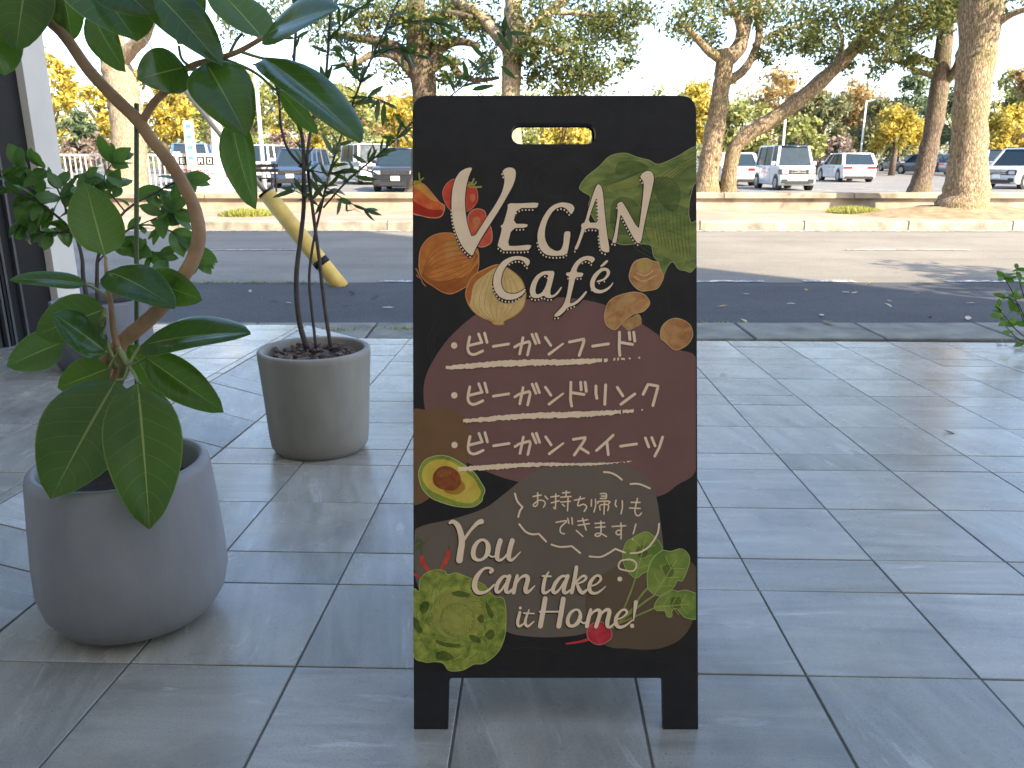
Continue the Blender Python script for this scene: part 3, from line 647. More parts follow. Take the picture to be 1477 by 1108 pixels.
# --- lettering
LT = .0024
M_INK = flat('cream ink', lin((252,218,180)), .5, .05, 30)
M_DARK = flat('dark outline ink', (.012, .010, .010), .5)
E1 = cr(640, 230, 6.925); E2 = cr(790, 230, 6.925); E3 = cr(700, 360, 7.385)
letters = [
 [E1([(290,82),(255,160),(230,250),(212,370),(215,500),(235,650),(290,805),(420,600),(520,450),(580,340),(605,250),(608,180),(590,140),(588,120),(620,90),(665,82),(705,95),(722,130),(715,200),(690,270),(640,360),(560,500),(470,640),(380,780),(320,890),(288,968),(250,945),(190,880),(130,760),(95,640),(78,500),(80,380),(90,290),(115,200),(160,130),(220,92)])],
 [E1([(640,440),(750,443),(948,432),(940,470),(925,488),(735,488),(690,645),(845,648),(825,685),(680,688),(635,865),(720,868),(878,852),(862,895),(840,912),(525,912),(585,690),(570,680),(572,660),(595,652),(640,500)])],
 [[(824,310),(828,303.6),(828.3,299.3),(824.7,295),(817.4,292.8),(808.8,292.4),(798.7,295.7),(790.5,302.2),(781.5,316.6),(775.7,334),(775,345.5),(777.9,358.5),(785.8,367.2),(797.4,369.8),(817.4,368.6),(820.3,355.6),(822.9,336.9),(821,334),(815.3,334.3),(813.4,337.6),(812.4,352.7),(808.8,361.4),(801.6,362.9),(791.6,357),(785.8,345.5),(785.8,331),(790,316.6),(798.7,303),(808.8,298.6),(816,300.8),(821,306.5)]],
 [E2([(500,245),(535,270),(552,350),(570,560),(590,740),(620,925),(580,932),(540,915),(525,890),(510,760),(508,690),(375,690),(350,760),(310,870),(290,905),(262,900),(300,820),(340,690),(330,665),(345,640),(370,635),(420,450),(470,300)]), E2([(490,370),(440,500),(398,635),(505,635),(498,500)])],
 [E2([(690,445),(735,422),(760,450),(905,710),(920,620),(945,420),(960,260),(950,215),(920,180),(940,145),(980,120),(1020,118),(1050,145),(1060,200),(1040,300),(1000,480),(960,660),(930,840),(880,835),(740,570),(725,550),(710,650),(690,800),(680,840),(638,835),(665,750),(690,600),(700,500)])],
 [E3([(430,160),(400,120),(350,108),(290,120),(230,165),(185,240),(165,330),(175,400),(210,455),(270,475),(340,470),(400,435),(425,415),(430,440),(390,490),(320,530),(240,540),(160,515),(105,450),(82,370),(90,280),(130,190),(190,120),(270,80),(350,70),(430,85),(470,110),(475,140),(460,170),(445,180)])],
 [E3([(740,232),(720,330),(690,440),(695,490),(730,485),(775,440),(805,397),(818,405),(780,470),(730,510),(680,522),(640,510),(625,490),(580,515),(520,520),(485,500),(470,440),(490,360),(540,280),(610,235),(680,228)]), E3([(635,265),(580,300),(545,370),(530,450),(550,485),(600,465),(640,400),(665,320),(670,275)])],
 [E3([(1130,150),(1170,110),(1150,80),(1090,68),(1020,85),(960,135),(920,200),(905,245),(862,248),(858,275),(895,290),(885,380),(870,480),(840,570),(810,620),(740,690),(730,715),(780,715),(840,665),(870,620),(960,590),(1030,530),(1085,455),(1070,440),(1020,500),(960,555),(895,585),(915,480),(940,380),(960,295),(1030,295),(1048,250),(965,245),(985,180),(1030,130),(1080,108),(1120,130)])],
 [E3([(1210,190),(1290,110),(1312,125),(1260,180)])],
]
ink, drk, dots = Print(), Print(), Print()
def heading(loops):
    L = ink.poly(loops, LT+.0003, 1)
    # dark drop outline with beads along the lower-left edges
    lp = L[0]; n = len(lp); area = sum(lp[i].x*lp[(i+1) % n].y - lp[(i+1) % n].x*lp[i].y for i in range(n)); sgn = 1 if area > 0 else -1
    for ring in L:
        m = len(ring); acc = 0; sg2 = sgn if ring is lp else -sgn
        if ring is not lp:
            ar = sum(ring[i].x*ring[(i+1) % m].y - ring[(i+1) % m].x*ring[i].y for i in range(m)); sg2 = -1 if ar > 0 else 1
        for i in range(m):
            a, b_ = ring[i], ring[(i+1) % m]; d = b_-a; ln = d.length
            if ln < 1e-6: continue
            nn = Vector((d.y, -d.x, 0)).normalized()*sg2
            k = nn.dot(Vector((-.42, .91, 0)))
            drk.mb.add([sp(*clipx(q), LT-.0001+random.random()*2e-5) for q in (a-nn*1.2, b_-nn*1.2, b_+nn*(1.1 if k < .35 else 1)+Vector((-1.2, 4.2, 0))*(max(k, 0)), a+nn*(1.1 if k < .35 else 1)+Vector((-1.2, 4.2, 0))*max(k, 0))], [(0,1,2,3)])
            if k > .45:
                acc += ln
                while acc > 5.0:
                    acc -= 5.0; c = b_ - d.normalized()*acc + Vector((-.8, 3.0, 0))
                    dots.dot(c.x, c.y, 1.1, LT, 1.4)
for L in letters: heading(L)
C_, ws_ = ink.stroke(E3([(1195,342),(1262,320),(1300,278),(1308,238),(1282,213),(1232,222),(1172,280),(1140,350),(1145,410),(1175,440),(1230,450),(1290,428),(1335,390),(1356,358)]), [2.5,3,4,5,4.2,4.5,6,6.5,6.5,6,4.5,3.5,2.2,1.2], LT+.0003)
drk.stroke([(c.x-.6, c.y+2.2) for c in C_][::4], [w+3 for w in ws_][::4], LT-.0001)
for k in range(5): dots.dot(*E3([(1130+k*38, 430+(25 if 0 < k < 4 else 5)-(k == 4)*10)])[0], 1.0, LT, 1.3)
for k in range(2): dots.dot(*E3([(1212+k*55, 362-k*18)])[0], 1.0, LT, 1.3)
ink.build('heading_lettering', M_INK); drk.build('heading_outline', M_DARK); dots.build('heading_beads', M_INK)['kind'] = 'stuff'
Q4, Q5, Q7 = cr(640, 470, 9.231), cr(800, 470, 9.231), cr(800, 600, 9.231)
VI = [[(347,150),(325,260),(325,330),(360,375),(420,380),(520,335)], [(345,262),(510,222)], [(465,110),(507,218)], [(545,100),(577,222)],
      [(660,275),(865,243)], [(945,285),(1000,250),(1140,210),(1148,250),(1115,390)], [(1055,160),(1035,260),(1010,375)], [(1175,115),(1225,237)], [(1228,108),(1272,228)], [(1352,155),(1425,262)], [(1400,380),(1587,240)]]
ML = [Print(), Print(), Print()]
for mn, (dx, dy) in zip(ML, ((0, 0), (.2, 71.8), (.5, 143.3))):
    mn.dot(655.2+dx, 498.5+dy, 4.7, LT)
    for s_ in VI:
        c = len(s_) > 3 and s_[0] == (347,150); mn.stroke([(x+dx, y+dy) for x, y in Q4(s_)], 4.0 if s_ is not VI[-1] else [4.2, 3.0], LT, 4, True, not c)
for s_ in ([(195,217),(395,177),(380,240),(325,395)], [(505,272),(715,242)], [(862,88),(858,300),(866,395)], [(890,225),(1035,250)], [(990,90),(1000,182)], [(1050,88),(1065,205)],
           [(215,752),(210,980),(225,1068)], [(235,892),(390,915)], [(345,752),(352,852)], [(405,752),(420,872)], [(548,802),(548,900),(560,965)], [(678,788),(665,1045)], [(832,820),(905,932)], [(880,1045),(1065,908)], [(1175,912),(1242,780),(1375,803),(1350,900),(1305,1062)]):
    ML[1 if s_[0][1] > 600 else 0].stroke(Q5(s_), 4.2, LT, 4, True, True)
for s_ in ([(247,312),(415,285),(380,350),(260,520)], [(335,420),(448,492)], [(778,255),(690,340),(555,460)], [(695,350),(712,515)], [(877,402),(1088,372)], [(1205,292),(1250,412)], [(1290,287),(1335,398)], [(1435,280),(1390,420),(1330,535)]):
    ML[2].stroke(Q7(s_), 4.0, LT, 4, True, True)
for mn in ML: mn.build('menu_lettering', M_INK)
def chalk(x0, y0, x1, y1, ws, fade):
    n = 110; up, dn = [], []; ck = Print()
    for i in range(n+1):
        t = i/n; x = x0+(x1-x0)*t; y = y0+(y1-y0)*t + 1.1*math.sin(t*9+x0); w = lerp_list(ws, n+1)[i]*.5
        up.append((x, y-w+random.uniform(-.8, .8))); dn.append((x, y+w+random.uniform(-1.5, .9)))
    i = 0
    while i < n:
        t = i/n
        if t > fade and random.random() < (t-fade)/(1-fade)*1.25: i += 1; continue
        LAY[0] += 1
        ck.mb.add([sp(*p, LT+(LAY[0] % 40)*6e-7) for p in (up[i], up[i+1], dn[i+1], dn[i])], [(0,1,2,3)])
        i += 1
    ck.build('chalk_underline', M_INK)
chalk(643, 529.5, 945, 516, [5, 7.5, 9, 9.5, 8.5, 8.5, 6, 3, 1.2], .74)
chalk(668, 606.5, 962, 590, [5, 7.5, 8.5, 8.5, 8.5, 7, 4, 1.2], .72)
chalk(661, 675.5, 925, 665.5, [6, 7.5, 7, 6, 4.2, 3.5, 2, .8], .86)
bt = Print(); Q8 = cr(730, 670, 6.422)
for s_ in ([(250,295),(325,282)], [(292,262),(292,330),(288,372),(265,388),(252,372),(300,332),(345,335),(362,362),(345,395)], [(360,292),(385,320)],
    [(415,300),(490,290)], [(460,272),(456,405),(440,395)], [(418,355),(490,335)], [(522,262),(590,257)], [(556,245),(554,297)], [(505,302),(600,295)], [(505,347),(595,340)], [(573,312),(568,428)], [(520,367),(540,385)],
    [(632,330),(725,311)], [(687,297),(662,380),(715,367),(745,392),(722,433)], [(790,325),(788,385)], [(826,322),(828,380),(812,438)], [(872,270),(925,270),(925,312)], [(882,292),(923,292)], [(872,314),(925,314)], [(850,358),(856,342),(955,340),(950,360)], [(870,420),(870,376),(945,373),(940,425)], [(910,345),(905,458)],
    [(1017,330),(1010,370),(1022,390)], [(1075,336),(1075,400),(1063,455)], [(1215,314),(1192,420),(1205,468),(1232,470),(1252,448)], [(1157,350),(1240,350)], [(1143,402),(1240,406)],
    [(462,535),(560,521),(508,575),(500,615),(515,636),(540,640)], [(570,497),(580,545)], [(608,492),(613,550)], [(662,525),(755,511)], [(667,562),(770,546)], [(707,497),(740,605)], [(650,610),(710,665)],
    [(822,545),(910,539)], [(825,582),(915,576)], [(876,524),(876,640),(845,664),(822,652),(845,636),(885,642),(928,666)], [(980,573),(1106,566)], [(1062,541),(1064,630),(1035,650),(1016,628),(1040,606),(1064,625),(1062,688)], [(1200,552),(1176,640)]):
    bt.stroke(Q8(s_), 2.1, LT, 4)
bt.dot(*Q8([(1171,692)])[0], 1.3, LT)
for s_ in ([(905,70),(960,75),(1020,100),(1070,140)], [(1150,180),(1230,180),(1330,220)], [(82,270),(105,340),(152,395)], [(152,395),(128,430),(112,485)], [(122,552),(180,620),(240,645),(302,640)], [(302,640),(370,712)], [(420,740),(500,762),(608,755)], [(608,755),(685,818)], [(772,850),(870,855),(940,825),(1010,780)], [(1010,780),(1100,815)], [(1152,820),(1240,810),(1330,750),(1400,640),(1415,547)]):
    bt.stroke(Q8(s_), 2.7, LT)
Y2 = cr(760, 800, 9.231)
bt.stroke(Y2([(1215,150),(1240,90),(1300,66),(1400,68),(1455,120),(1440,190),(1390,218),(1290,203),(1235,185),(1215,150)]), 2.4, LT); bt.dot(*Y2([(1235,322)])[0], 3.6, LT)
bt.build('speech_bubble_lettering', M_INK)
yt, ys_ = Print(), Print(); Y1 = cr(630, 740, 9.233)
def script(pts, w):
    pts_ = pts; C_, ws2 = yt.stroke(pts_, [a/9.232 for a in w], LT+.0003, 5, True)
    ys_.stroke([(c.x-1.0, c.y+1.2) for c in C_][::3] if len(C_) > 6 else [(c.x-1.0, c.y+1.2) for c in C_], [a/9.232+.8 for a in w], LT)
def ring(loops):
    yt.poly(loops, LT+.0003, 1); ys_.poly([[(x-1.1, y+1.3) for x, y in l] for l in loops], LT, 1)
for pts, w in (([(175,130),(220,112),(285,170),(325,290),(335,400),(318,510),(302,625)], [38,52,72,80,84,86,88]), ([(592,112),(540,135),(450,230),(365,350)], [74,56,38,40]),
    ([(700,560),(740,582),(775,568)], [24,24,24]), ([(845,365),(815,470),(802,585),(832,625),(890,600),(935,545)], [66,66,62,42,30,24]), ([(1005,365),(975,470),(957,585),(988,625),(1040,592),(1115,515)], [66,66,64,42,28,14]),
    ([(715,785),(742,755),(690,728),(610,752),(532,850),(502,960),(532,1040),(600,1060),(680,1030),(765,950)], [44,44,32,36,66,74,64,44,34,24]),
    ([(960,850),(890,842),(820,920),(792,1010),(812,1050),(862,1020),(940,900)], [30,40,54,54,44,30,25]), ([(968,838),(932,950),(922,1035),(960,1052),(1012,1005)], [54,58,54,40,25]),
    ([(1072,830),(1050,920),(1022,1055)], [42,54,54]), ([(1040,970),(1110,865),(1180,832),(1212,872),(1182,1000),(1192,1050),(1240,1030),(1305,965)], [20,30,46,60,60,54,34,14])): script(Y1(pts), w)
ring([Y1([(630,335),(690,370),(722,440),(715,530),(670,595),(600,640),(530,645),(470,610),(450,540),(465,450),(520,370),(580,338)]), Y1([(605,365),(550,410),(520,490),(515,560),(545,605),(600,600),(640,550),(655,450),(645,390)])])
for pts, w in (([(288,228),(240,320),(216,440),(220,500),(262,500),(325,455)], [20,46,50,48,34,20]), ([(208,282),(318,286)], [28,26]),
    ([(540,288),(462,288),(382,370),(345,468),(372,505),(430,462),(500,350)], [30,38,52,52,44,30,25]), ([(543,280),(502,400),(488,488),(522,505),(580,465)], [50,56,52,38,24]),
    ([(658,165),(632,330),(594,500)], [50,54,50]), ([(620,410),(680,332),(750,280),(788,302),(750,352),(665,385)], [20,28,36,36,30,25]), ([(665,385),(700,468),(742,505),(808,455)], [34,54,48,24]),
    ([(840,420),(922,390),(980,332),(968,284),(918,280),(852,350),(828,430),(852,498),(920,510),(990,470),(1045,418)], [24,24,34,36,32,50,56,48,34,24,12]),
    ([(243,582),(212,760),(178,948)], [64,66,66]), ([(483,588),(456,760),(422,948)], [64,66,66]), ([(170,757),(480,755)], [26,24]), ([(722,890),(760,910),(800,880)], [24,24,22]),
    ([(848,728),(822,830),(795,950)], [40,54,50]), ([(812,850),(880,762),(945,734),(972,770),(945,870),(917,955)], [20,30,46,56,54,50]), ([(930,860),(1000,772),(1060,730),(1097,755),(1070,880),(1072,948),(1112,958),(1182,895)], [20,30,46,56,58,50,34,22]),
    ([(1190,862),(1272,830),(1328,772),(1308,732),(1250,745),(1188,830),(1184,918),(1232,962),(1310,940),(1402,868)], [22,22,34,34,32,48,54,46,32,16]), ([(1448,630),(1432,750),(1416,875)], [56,36,14])): script(Y2(pts), w)
ring([Y2([(640,710),(700,720),(735,780),(735,850),(690,930),(620,970),(550,965),(512,910),(520,830),(570,745)]), Y2([(645,740),(590,790),(562,870),(575,925),(620,925),(665,870),(690,800),(680,750)])])
for pts, w in (([(749.8,883),(746.6,897),(749,903),(758,897)], [40,42,34,18]), ([(763,879),(757.5,896),(761,903),(770,896)], [18,42,36,18]), ([(755.5,884),(770,884.6)], [24,22])): script(pts, w)
for x, y, r in ((750.5,876.5,2.2), (911.5,902.3,3.2)): yt.dot(x, y, r, LT+.0003)
yt.build('take_home_lettering', M_INK); ys_.build('take_home_shadow', M_DARK)
#@@PART2
# ================================================================ PLANTS
def leaf_me(B, T, w, roll=0, fold=12, curl=.10, prof='ovate', nrm=None, nu=12, nv=5, cup=1.0):
    B, T = Vector(B), Vector(T); ax = T-B; L = ax.length; ax.normalize()
    n = Vector(nrm) if nrm is not None else ((C0-(B+T)/2).normalized()+Vector((.1, 0, .9)))
    n = (n-ax*n.dot(ax)).normalized(); n = Quaternion(ax, R(roll)) @ n; sd_ = ax.cross(n)
    v, f, uv = [], [], []; fo = R(fold)
    ph = random.uniform(0, 6)
    for i in range(nu+1):
        t = i/nu
        if prof == 'ovate': hw = math.sin(math.pi*min(1, t**.82))**.62 if 0 < t < 1 else 0; hw *= (1-.12*t)
        elif prof == 'lance': hw = math.sin(math.pi*t**.9)**.85 if 0 < t < 1 else 0
        else: hw = math.sin(math.pi*t)**.7 if 0 < t < 1 else 0
        hw = max(hw, .02)*w/2
        c = B+ax*L*t - n*curl*L*(t*t*1.2 - .6*t)
        for j in range(-nv, nv+1):
            u = j/nv; wob = .012*L*math.sin(ph+7*t+2*u)*abs(u)
            v.append(c + sd_*u*hw*math.cos(fo) + n*((abs(u)**1.3-.75*abs(u)**3.2*cup)*hw*math.sin(fo)*1.25+wob)); uv.append((u*.5+.5, t))
    k = 2*nv+1
    for i in range(nu):
        for j in range(2*nv): a = i*k+j; f.append((a, a+1, a+k+1, a+k))
    return v, f, uv
def leaf_mesh(name, v, f, uv, mat):
    me = mesh(name, v, f, True); ul = me.uv_layers.new(name='UVMap')
    for lp in me.loops: ul.data[lp.index].uv = uv[lp.vertex_index]
    me.materials.append(mat); return me
def pot(name, parent, prof, mat, soil_r, soil_z, loc=(0,0,0)):
    p = MB().lathe(prof, 64).build(name, mat, parent, True, loc)
    s_ = MB(); s_.lathe([(soil_r, soil_z), (soil_r*.6, soil_z+.012), (.001, soil_z+.018)], 40); s_.build('soil', M_SOIL, p)
    return p
# --- rubber plant, front left
pb = on_floor(203, 884)
rub = thing('potted_rubber_plant', 'large-leaved rubber plant with curved bare trunk in rounded grey pot', 'potted plant', pb)
pot('pot', rub, [(r*.9, z*.97) for r, z in [(.001,0),(.12,0),(.17,.006),(.215,.03),(.243,.07),(.256,.125),(.254,.20),(.246,.31),(.237,.42),(.232,.436),(.222,.444),(.210,.442),(.203,.43),(.199,.34)]], M_POT1, .18, .35)
def loc(p): return Vector(p)-pb
DT = 2.10
tr_px = [(178,700,2.12),(160,640,2.12),(148,585,2.12),(150,535,2.1),(176,495,2.1),(210,465,2.1),(238,438,2.1),(262,402,2.1),(279,373,2.1),(287,340,2.1),(281,303,2.1),(265,267,2.1),(243,232,2.1),(217,200,2.1),(198,173,2.1),(162,138,2.09),(127,100,2.08),(95,54,2.07),(70,28,2.06),(45,-10,2.05),(20,-60,2.05)]
pts = cat_rom([at_d(*p) for p in tr_px], 4); rd = lerp_list([.024,.022,.020,.020,.0195,.019,.018,.018,.018,.0175,.017,.017,.0165,.016,.016,.0155,.015,.014,.013,.012,.011], len(pts))
MB().tube([loc(p) for p in pts], [r*random.uniform(.96, 1.05) for r in rd], 14).build('trunk', M_TRUNKF, rub, True)
def twig(name, px, r0, r1, parent, mat, base=pb, seg=8):
    p = cat_rom([at_d(*q) for q in px], 4); return MB().tube([q-base for q in p], lerp_list([r0, r1], len(p)), seg).build(name, mat, parent, True)
twig('branch', [(205,176,2.1),(222,148,2.1),(243,128,2.09),(262,104,2.08),(285,92,2.07),(310,86,2.06),(345,74,2.05),(380,54,2.04)], .011, .006, rub, M_TRUNKF)
twig('branch', [(92,42,2.07),(93,20,2.07),(92,-20,2.07)], .009, .007, rub, M_TRUNKF)
twig('branch', [(160,560,2.1),(172,520,2.08),(164,478,2.07),(160,440,2.07),(155,410,2.07),(152,372,2.07)], .011, .004, rub, M_TRUNKF)
twig('branch', [(168,530,2.08),(150,490,2.05),(146,465,2.03),(152,455,2.02)], .010, .006, rub, M_STEMG)
twig('branch', [(170,560,2.08),(178,530,2.04),(172,505,2.0),(186,528,1.97)], .010, .007, rub, M_STEMG)
twig('stake', [(197,150,2.13),(197,380,2.13),(198,600,2.13),(200,700,2.13)], .0065, .0065, rub, M_STAKE)
#  base px, tip px, width px, base depth, tip depth, roll, fold, curl, bright
RL = [
 ((151,368),(123,264),78,2.07,2.09,8,6,-.03,1), ((123,410),(14,397),30,2.06,1.98,0,14,.14,0), ((155,392),(248,432),44,2.06,1.96,0,16,.18,0),
 ((212,402),(288,432),52,2.10,2.06,42,16,.10,0), ((152,446),(52,482),86,2.04,1.96,-28,12,.12,0), ((153,508),(78,450),64,2.02,1.94,22,12,.06,0),
 ((90,494),(9,527),64,2.05,2.0,14,8,.05,1), ((203,499),(357,470),70,2.0,1.96,-26,14,.12,0), ((211,516),(319,592),62,2.0,1.94,30,20,.10,0),
 ((168,549),(70,717),140,1.92,1.78,10,12,.08,0), ((199,552),(217,762),122,1.90,1.82,-8,7,.05,1), ((158,531),(82,560),62,2.0,1.98,-30,10,.08,1), ((186,498),(228,568),34,2.03,2.02,60,8,.03,0),
 ((40,-40),(22,70),84,2.02,1.98,8,10,.08,0), ((-30,15),(8,106),70,2.0,1.98,-15,10,.06,1), ((93,-5),(104,58),46,2.06,2.07,10,8,.05,1),
 ((70,-25),(84,18),34,2.06,2.06,0,8,.05,1), ((125,-35),(198,54),80,2.03,1.98,-14,10,.08,1), ((130,12),(173,100),40,2.05,2.0,55,22,.14,0),
 ((205,-30),(320,88),56,2.05,1.98,-46,14,.08,0), ((257,64),(294,-14),42,2.06,2.08,30,24,.04,0), ((268,97),(201,112),60,2.07,1.96,-24,8,.12,0),
 ((298,92),(352,186),70,2.04,1.92,12,26,.14,0), ((379,56),(306,-28),58,2.05,2.06,20,12,.06,1), ((381,52),(484,2),92,2.04,1.98,-28,8,.14,0),
 ((382,84),(524,195),66,2.03,1.90,-22,18,.08,0), ((334,172),(361,298),50,2.05,1.98,46,20,.12,0), ((404,132),(458,193),26,2.04,2.0,50,10,.05,0), ((150,-40),(215,18),60,2.0,1.95,20,10,.08,0), ((300,86),(330,100),26,2.06,2.05,30,10,.05,0)]
UPN = {(123,410):(0,-.45,.9), (155,392):(.1,-.5,.87)}
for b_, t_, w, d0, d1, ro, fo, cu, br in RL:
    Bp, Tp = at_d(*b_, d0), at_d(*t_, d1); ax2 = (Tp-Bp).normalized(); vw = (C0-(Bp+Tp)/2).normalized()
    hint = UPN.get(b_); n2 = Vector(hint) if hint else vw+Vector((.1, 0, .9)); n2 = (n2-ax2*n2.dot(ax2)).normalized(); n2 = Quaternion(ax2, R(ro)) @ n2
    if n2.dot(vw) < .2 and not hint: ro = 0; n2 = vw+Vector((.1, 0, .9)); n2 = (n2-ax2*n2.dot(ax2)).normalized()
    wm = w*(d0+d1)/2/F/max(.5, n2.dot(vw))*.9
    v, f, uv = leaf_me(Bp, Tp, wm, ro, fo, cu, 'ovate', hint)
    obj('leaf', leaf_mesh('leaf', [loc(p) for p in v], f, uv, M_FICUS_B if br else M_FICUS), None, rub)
for px in ([(152,372,2.07),(151,369,2.07)], [(158,432,2.07),(140,418,2.07),(123,410,2.06)], [(157,425,2.07),(155,400,2.06),(157,393,2.06)], [(146,462,2.03),(152,446,2.04)], [(150,490,2.05),(140,507,2.03),(153,508,2.02)], [(186,528,1.97),(195,510,1.99),(203,499,2.0)], [(186,528,1.97),(200,522,1.99),(211,516,2.0)], [(186,528,1.97),(180,545,1.94),(168,549,1.92)], [(186,528,1.97),(194,540,1.93),(199,552,1.90)], [(172,508,2.0),(162,522,2.0),(158,531,2.0)],
           [(275,97,2.07),(262,85,2.07),(258,66,2.06)], [(265,100,2.07),(290,100,2.05),(298,94,2.04)], [(268,97,2.07),(272,96,2.07)], [(320,84,2.06),(355,98,2.05),(375,110,2.04),(395,128,2.04),(404,132,2.04)], [(330,80,2.06),(340,60,2.05),(350,48,2.05)], [(300,88,2.06),(320,130,2.05),(334,172,2.05)], [(345,74,2.05),(370,82,2.04),(383,85,2.03)]):
    twig('petiole', px, .0042, .0034, rub, M_STEMG)
# --- slim willowy plant in the round concrete pot
p2 = on_floor(463, 645)
slim = thing('potted_slim_tree', 'slender dark-stemmed tree with narrow leaves in cylindrical concrete pot', 'potted plant', p2)
pot('pot', slim, [(.001,0),(.16,0),(.19,.006),(.206,.03),(.212,.08),(.222,.25),(.234,.42),(.234,.44),(.229,.447),(.213,.447),(.207,.44),(.205,.36)], M_POT2, .205, .395)
chm = []
for k in range(5):
    m = MB(); n = 6; a0 = random.random()*6
    ring_ = [(math.cos(a0+2*math.pi*i/n)*random.uniform(.6, 1)*.028, math.sin(a0+2*math.pi*i/n)*random.uniform(.4, .8)*.018) for i in range(n)]
    m.add([(x, y, -.004) for x, y in ring_]+[(x*.85, y*.85, .005+random.uniform(0, .004)) for x, y in ring_], [tuple(range(n-1, -1, -1)), tuple(range(n, 2*n))]+[(i, (i+1) % n, n+(i+1) % n, n+i) for i in range(n)])
    me = mesh('bark_chip', m.v, m.f); me.materials.append(M_CHIP); chm.append(me)
for k in range(110):
    a = random.random()*6.28; r = math.sqrt(random.random())*.185
    o = obj('bark_chip', random.choice(chm), None, slim, (r*math.cos(a), r*math.sin(a), .415+random.uniform(0, .012)))
    o.rotation_euler = (random.gauss(0, .4), random.gauss(0, .4), random.random()*6.3); o.scale = (random.uniform(.6, 1.15),)*3
d2 = 3.42
STM = [([(443,503),(433,470),(428,430),(428,390),(434,340),(438,300),(438,250),(437,205),(428,160),(424,100),(427,40),(430,-30)], .0125, .006),
       ([(456,503),(450,450),(446,400),(452,350),(463,300),(478,240),(498,180),(520,120),(545,65),(580,-10)], .0065, .004),
       ([(477,500),(468,440),(460,370),(452,310),(446,260),(443,225),(452,170),(468,120),(474,60),(478,-20)], .0085, .0055),
       ([(436,240),(415,215),(405,180),(402,140),(390,100)], .007, .004), ([(466,300),(500,262),(540,228),(572,200),(600,172),(640,146)], .0045, .003),
       ([(640,146),(675,118),(700,88),(722,60),(738,40)], .003, .002), ([(474,60),(490,40),(510,18),(530,5)], .004, .002), ([(505,160),(530,140),(560,150)], .003, .002), ([(535,85),(570,70),(600,80)], .003, .002), ([(430,240),(470,250),(500,245)], .003, .002), ([(470,270),(500,290),(530,305)], .003, .002), ([(520,120),(500,90),(490,60)], .003, .002), ([(560,40),(600,30),(640,35)], .003, .002), ([(462,300),(445,285),(425,275)], .003, .002)]
paths = []
for px, r0, r1 in STM:
    P = cat_rom([at_d(x, y, d2 + (.0 if i < 3 else random.uniform(-.02, .02))) for i, (x, y) in enumerate(px)], 4); paths.append(P)
    MB().tube([p-p2 for p in P], lerp_list([r0, r1], len(P)), 8).build('stem', M_STEMD, slim, True)
def proto_leaf(name, L, w, prof, mat, curl=.15, fold=14, nu=6, nv=2):
    v, f, uv = leaf_me((0,0,0), (L,0,0), w, 0, fold, curl, prof, (0,0,1), nu, nv); return leaf_mesh(name, v, f, uv, mat)
def put_leaf(me, parent, p, d, n, s=1.0, name='leaf'):
    d = Vector(d).normalized(); n = Vector(n); n = n-d*n.dot(d)
    if n.length < 1e-3: n = d.orthogonal()
    n.normalize(); y = n.cross(d); m = Matrix((d, y, n)).transposed().to_4x4()
    o = obj(name, me, None, parent); o.matrix_local = Matrix.Translation(p) @ m @ Matrix.Scale(s, 4); return o
SLM = [proto_leaf('slim_leaf', .092, .021, 'lance', M_SLIML, c, 12) for c in (.05, .15, .28)]
cnt = [0, 6, 12, 10, 22, 16, 12, 9, 9, 9, 9, 9, 12, 8]
cnt = [18, 40, 24, 14, 34, 18, 18, 14, 14, 12, 14, 14, 18, 12]
for P, n, r_ in zip(paths, cnt, [q[1] for q in STM]):
    i0 = int(len(P)*(.48 if r_ > .006 or n == 40 else .15))
    for k in range(n):
        i = random.randint(i0, len(P)-1); t = (P[min(i+1, len(P)-1)]-P[max(i-1, 0)]).normalized()
        side = Vector((random.gauss(0, 1), random.gauss(0, .8), random.gauss(-.1, .7)))
        put_leaf(random.choice(SLM), slim, P[i]-p2, t*.7+side*.75, (random.gauss(0, .6), random.gauss(-.5, .6), random.gauss(.5, .5)), random.uniform(.65, 1.15))
for (bx, by, tx, ty) in ((735,75,715,40),(735,75,735,30),(738,72,770,78),(722,95,745,115),(700,85,675,60),(690,100,672,82),(705,78,712,100),(680,130,715,122),(650,120,640,98),(700,70,690,40),(655,95,630,75)):
    a, b_ = at_d(bx, by, d2), at_d(tx, ty, d2-.03); put_leaf(random.choice(SLM), slim, a-p2, b_-a, (random.gauss(0,.4), -1, random.gauss(.3,.3)), (b_-a).length/.1)
# --- leafy bush in slate pot on the raised strip
p3 = on_floor(155, 527, ZR)
bush = thing('potted_bush', 'bushy green plant with oval leaves in slate grey pot beside the glass door', 'potted plant', p3)
pot('pot', bush, [(.001,0),(.20,0),(.235,.01),(.262,.05),(.27,.14),(.262,.28),(.252,.375),(.25,.39),(.235,.392),(.228,.385),(.225,.3)], M_POT3, .226, .34)
d3 = p3.dot(FW)-C0.dot(FW)
BR = [([(128,445),(120,400),(118,370),(105,335),(60,295),(8,272)], .014, .005), ([(142,445),(140,400),(145,360),(180,305),(235,272),(265,258)], .013, .004), ([(120,375),(100,315),(78,262),(60,240)], .007, .003), ([(142,365),(200,325),(260,340),(282,372)], .007, .003), ([(106,335),(62,335),(30,320)], .006, .003), ([(180,305),(150,262),(165,232)], .005, .003), ([(140,380),(170,350),(210,360),(240,375)], .005, .003), ([(100,315),(130,285),(120,250)], .005, .003), ([(60,295),(40,255),(30,240)], .004, .003), ([(200,325),(235,310),(255,300)], .004, .002)]
BLM = [proto_leaf('bush_leaf', .155, .08, 'ellipse', M_BUSHL, c, 10, 7, 2) for c in (.08, .2, .3)]
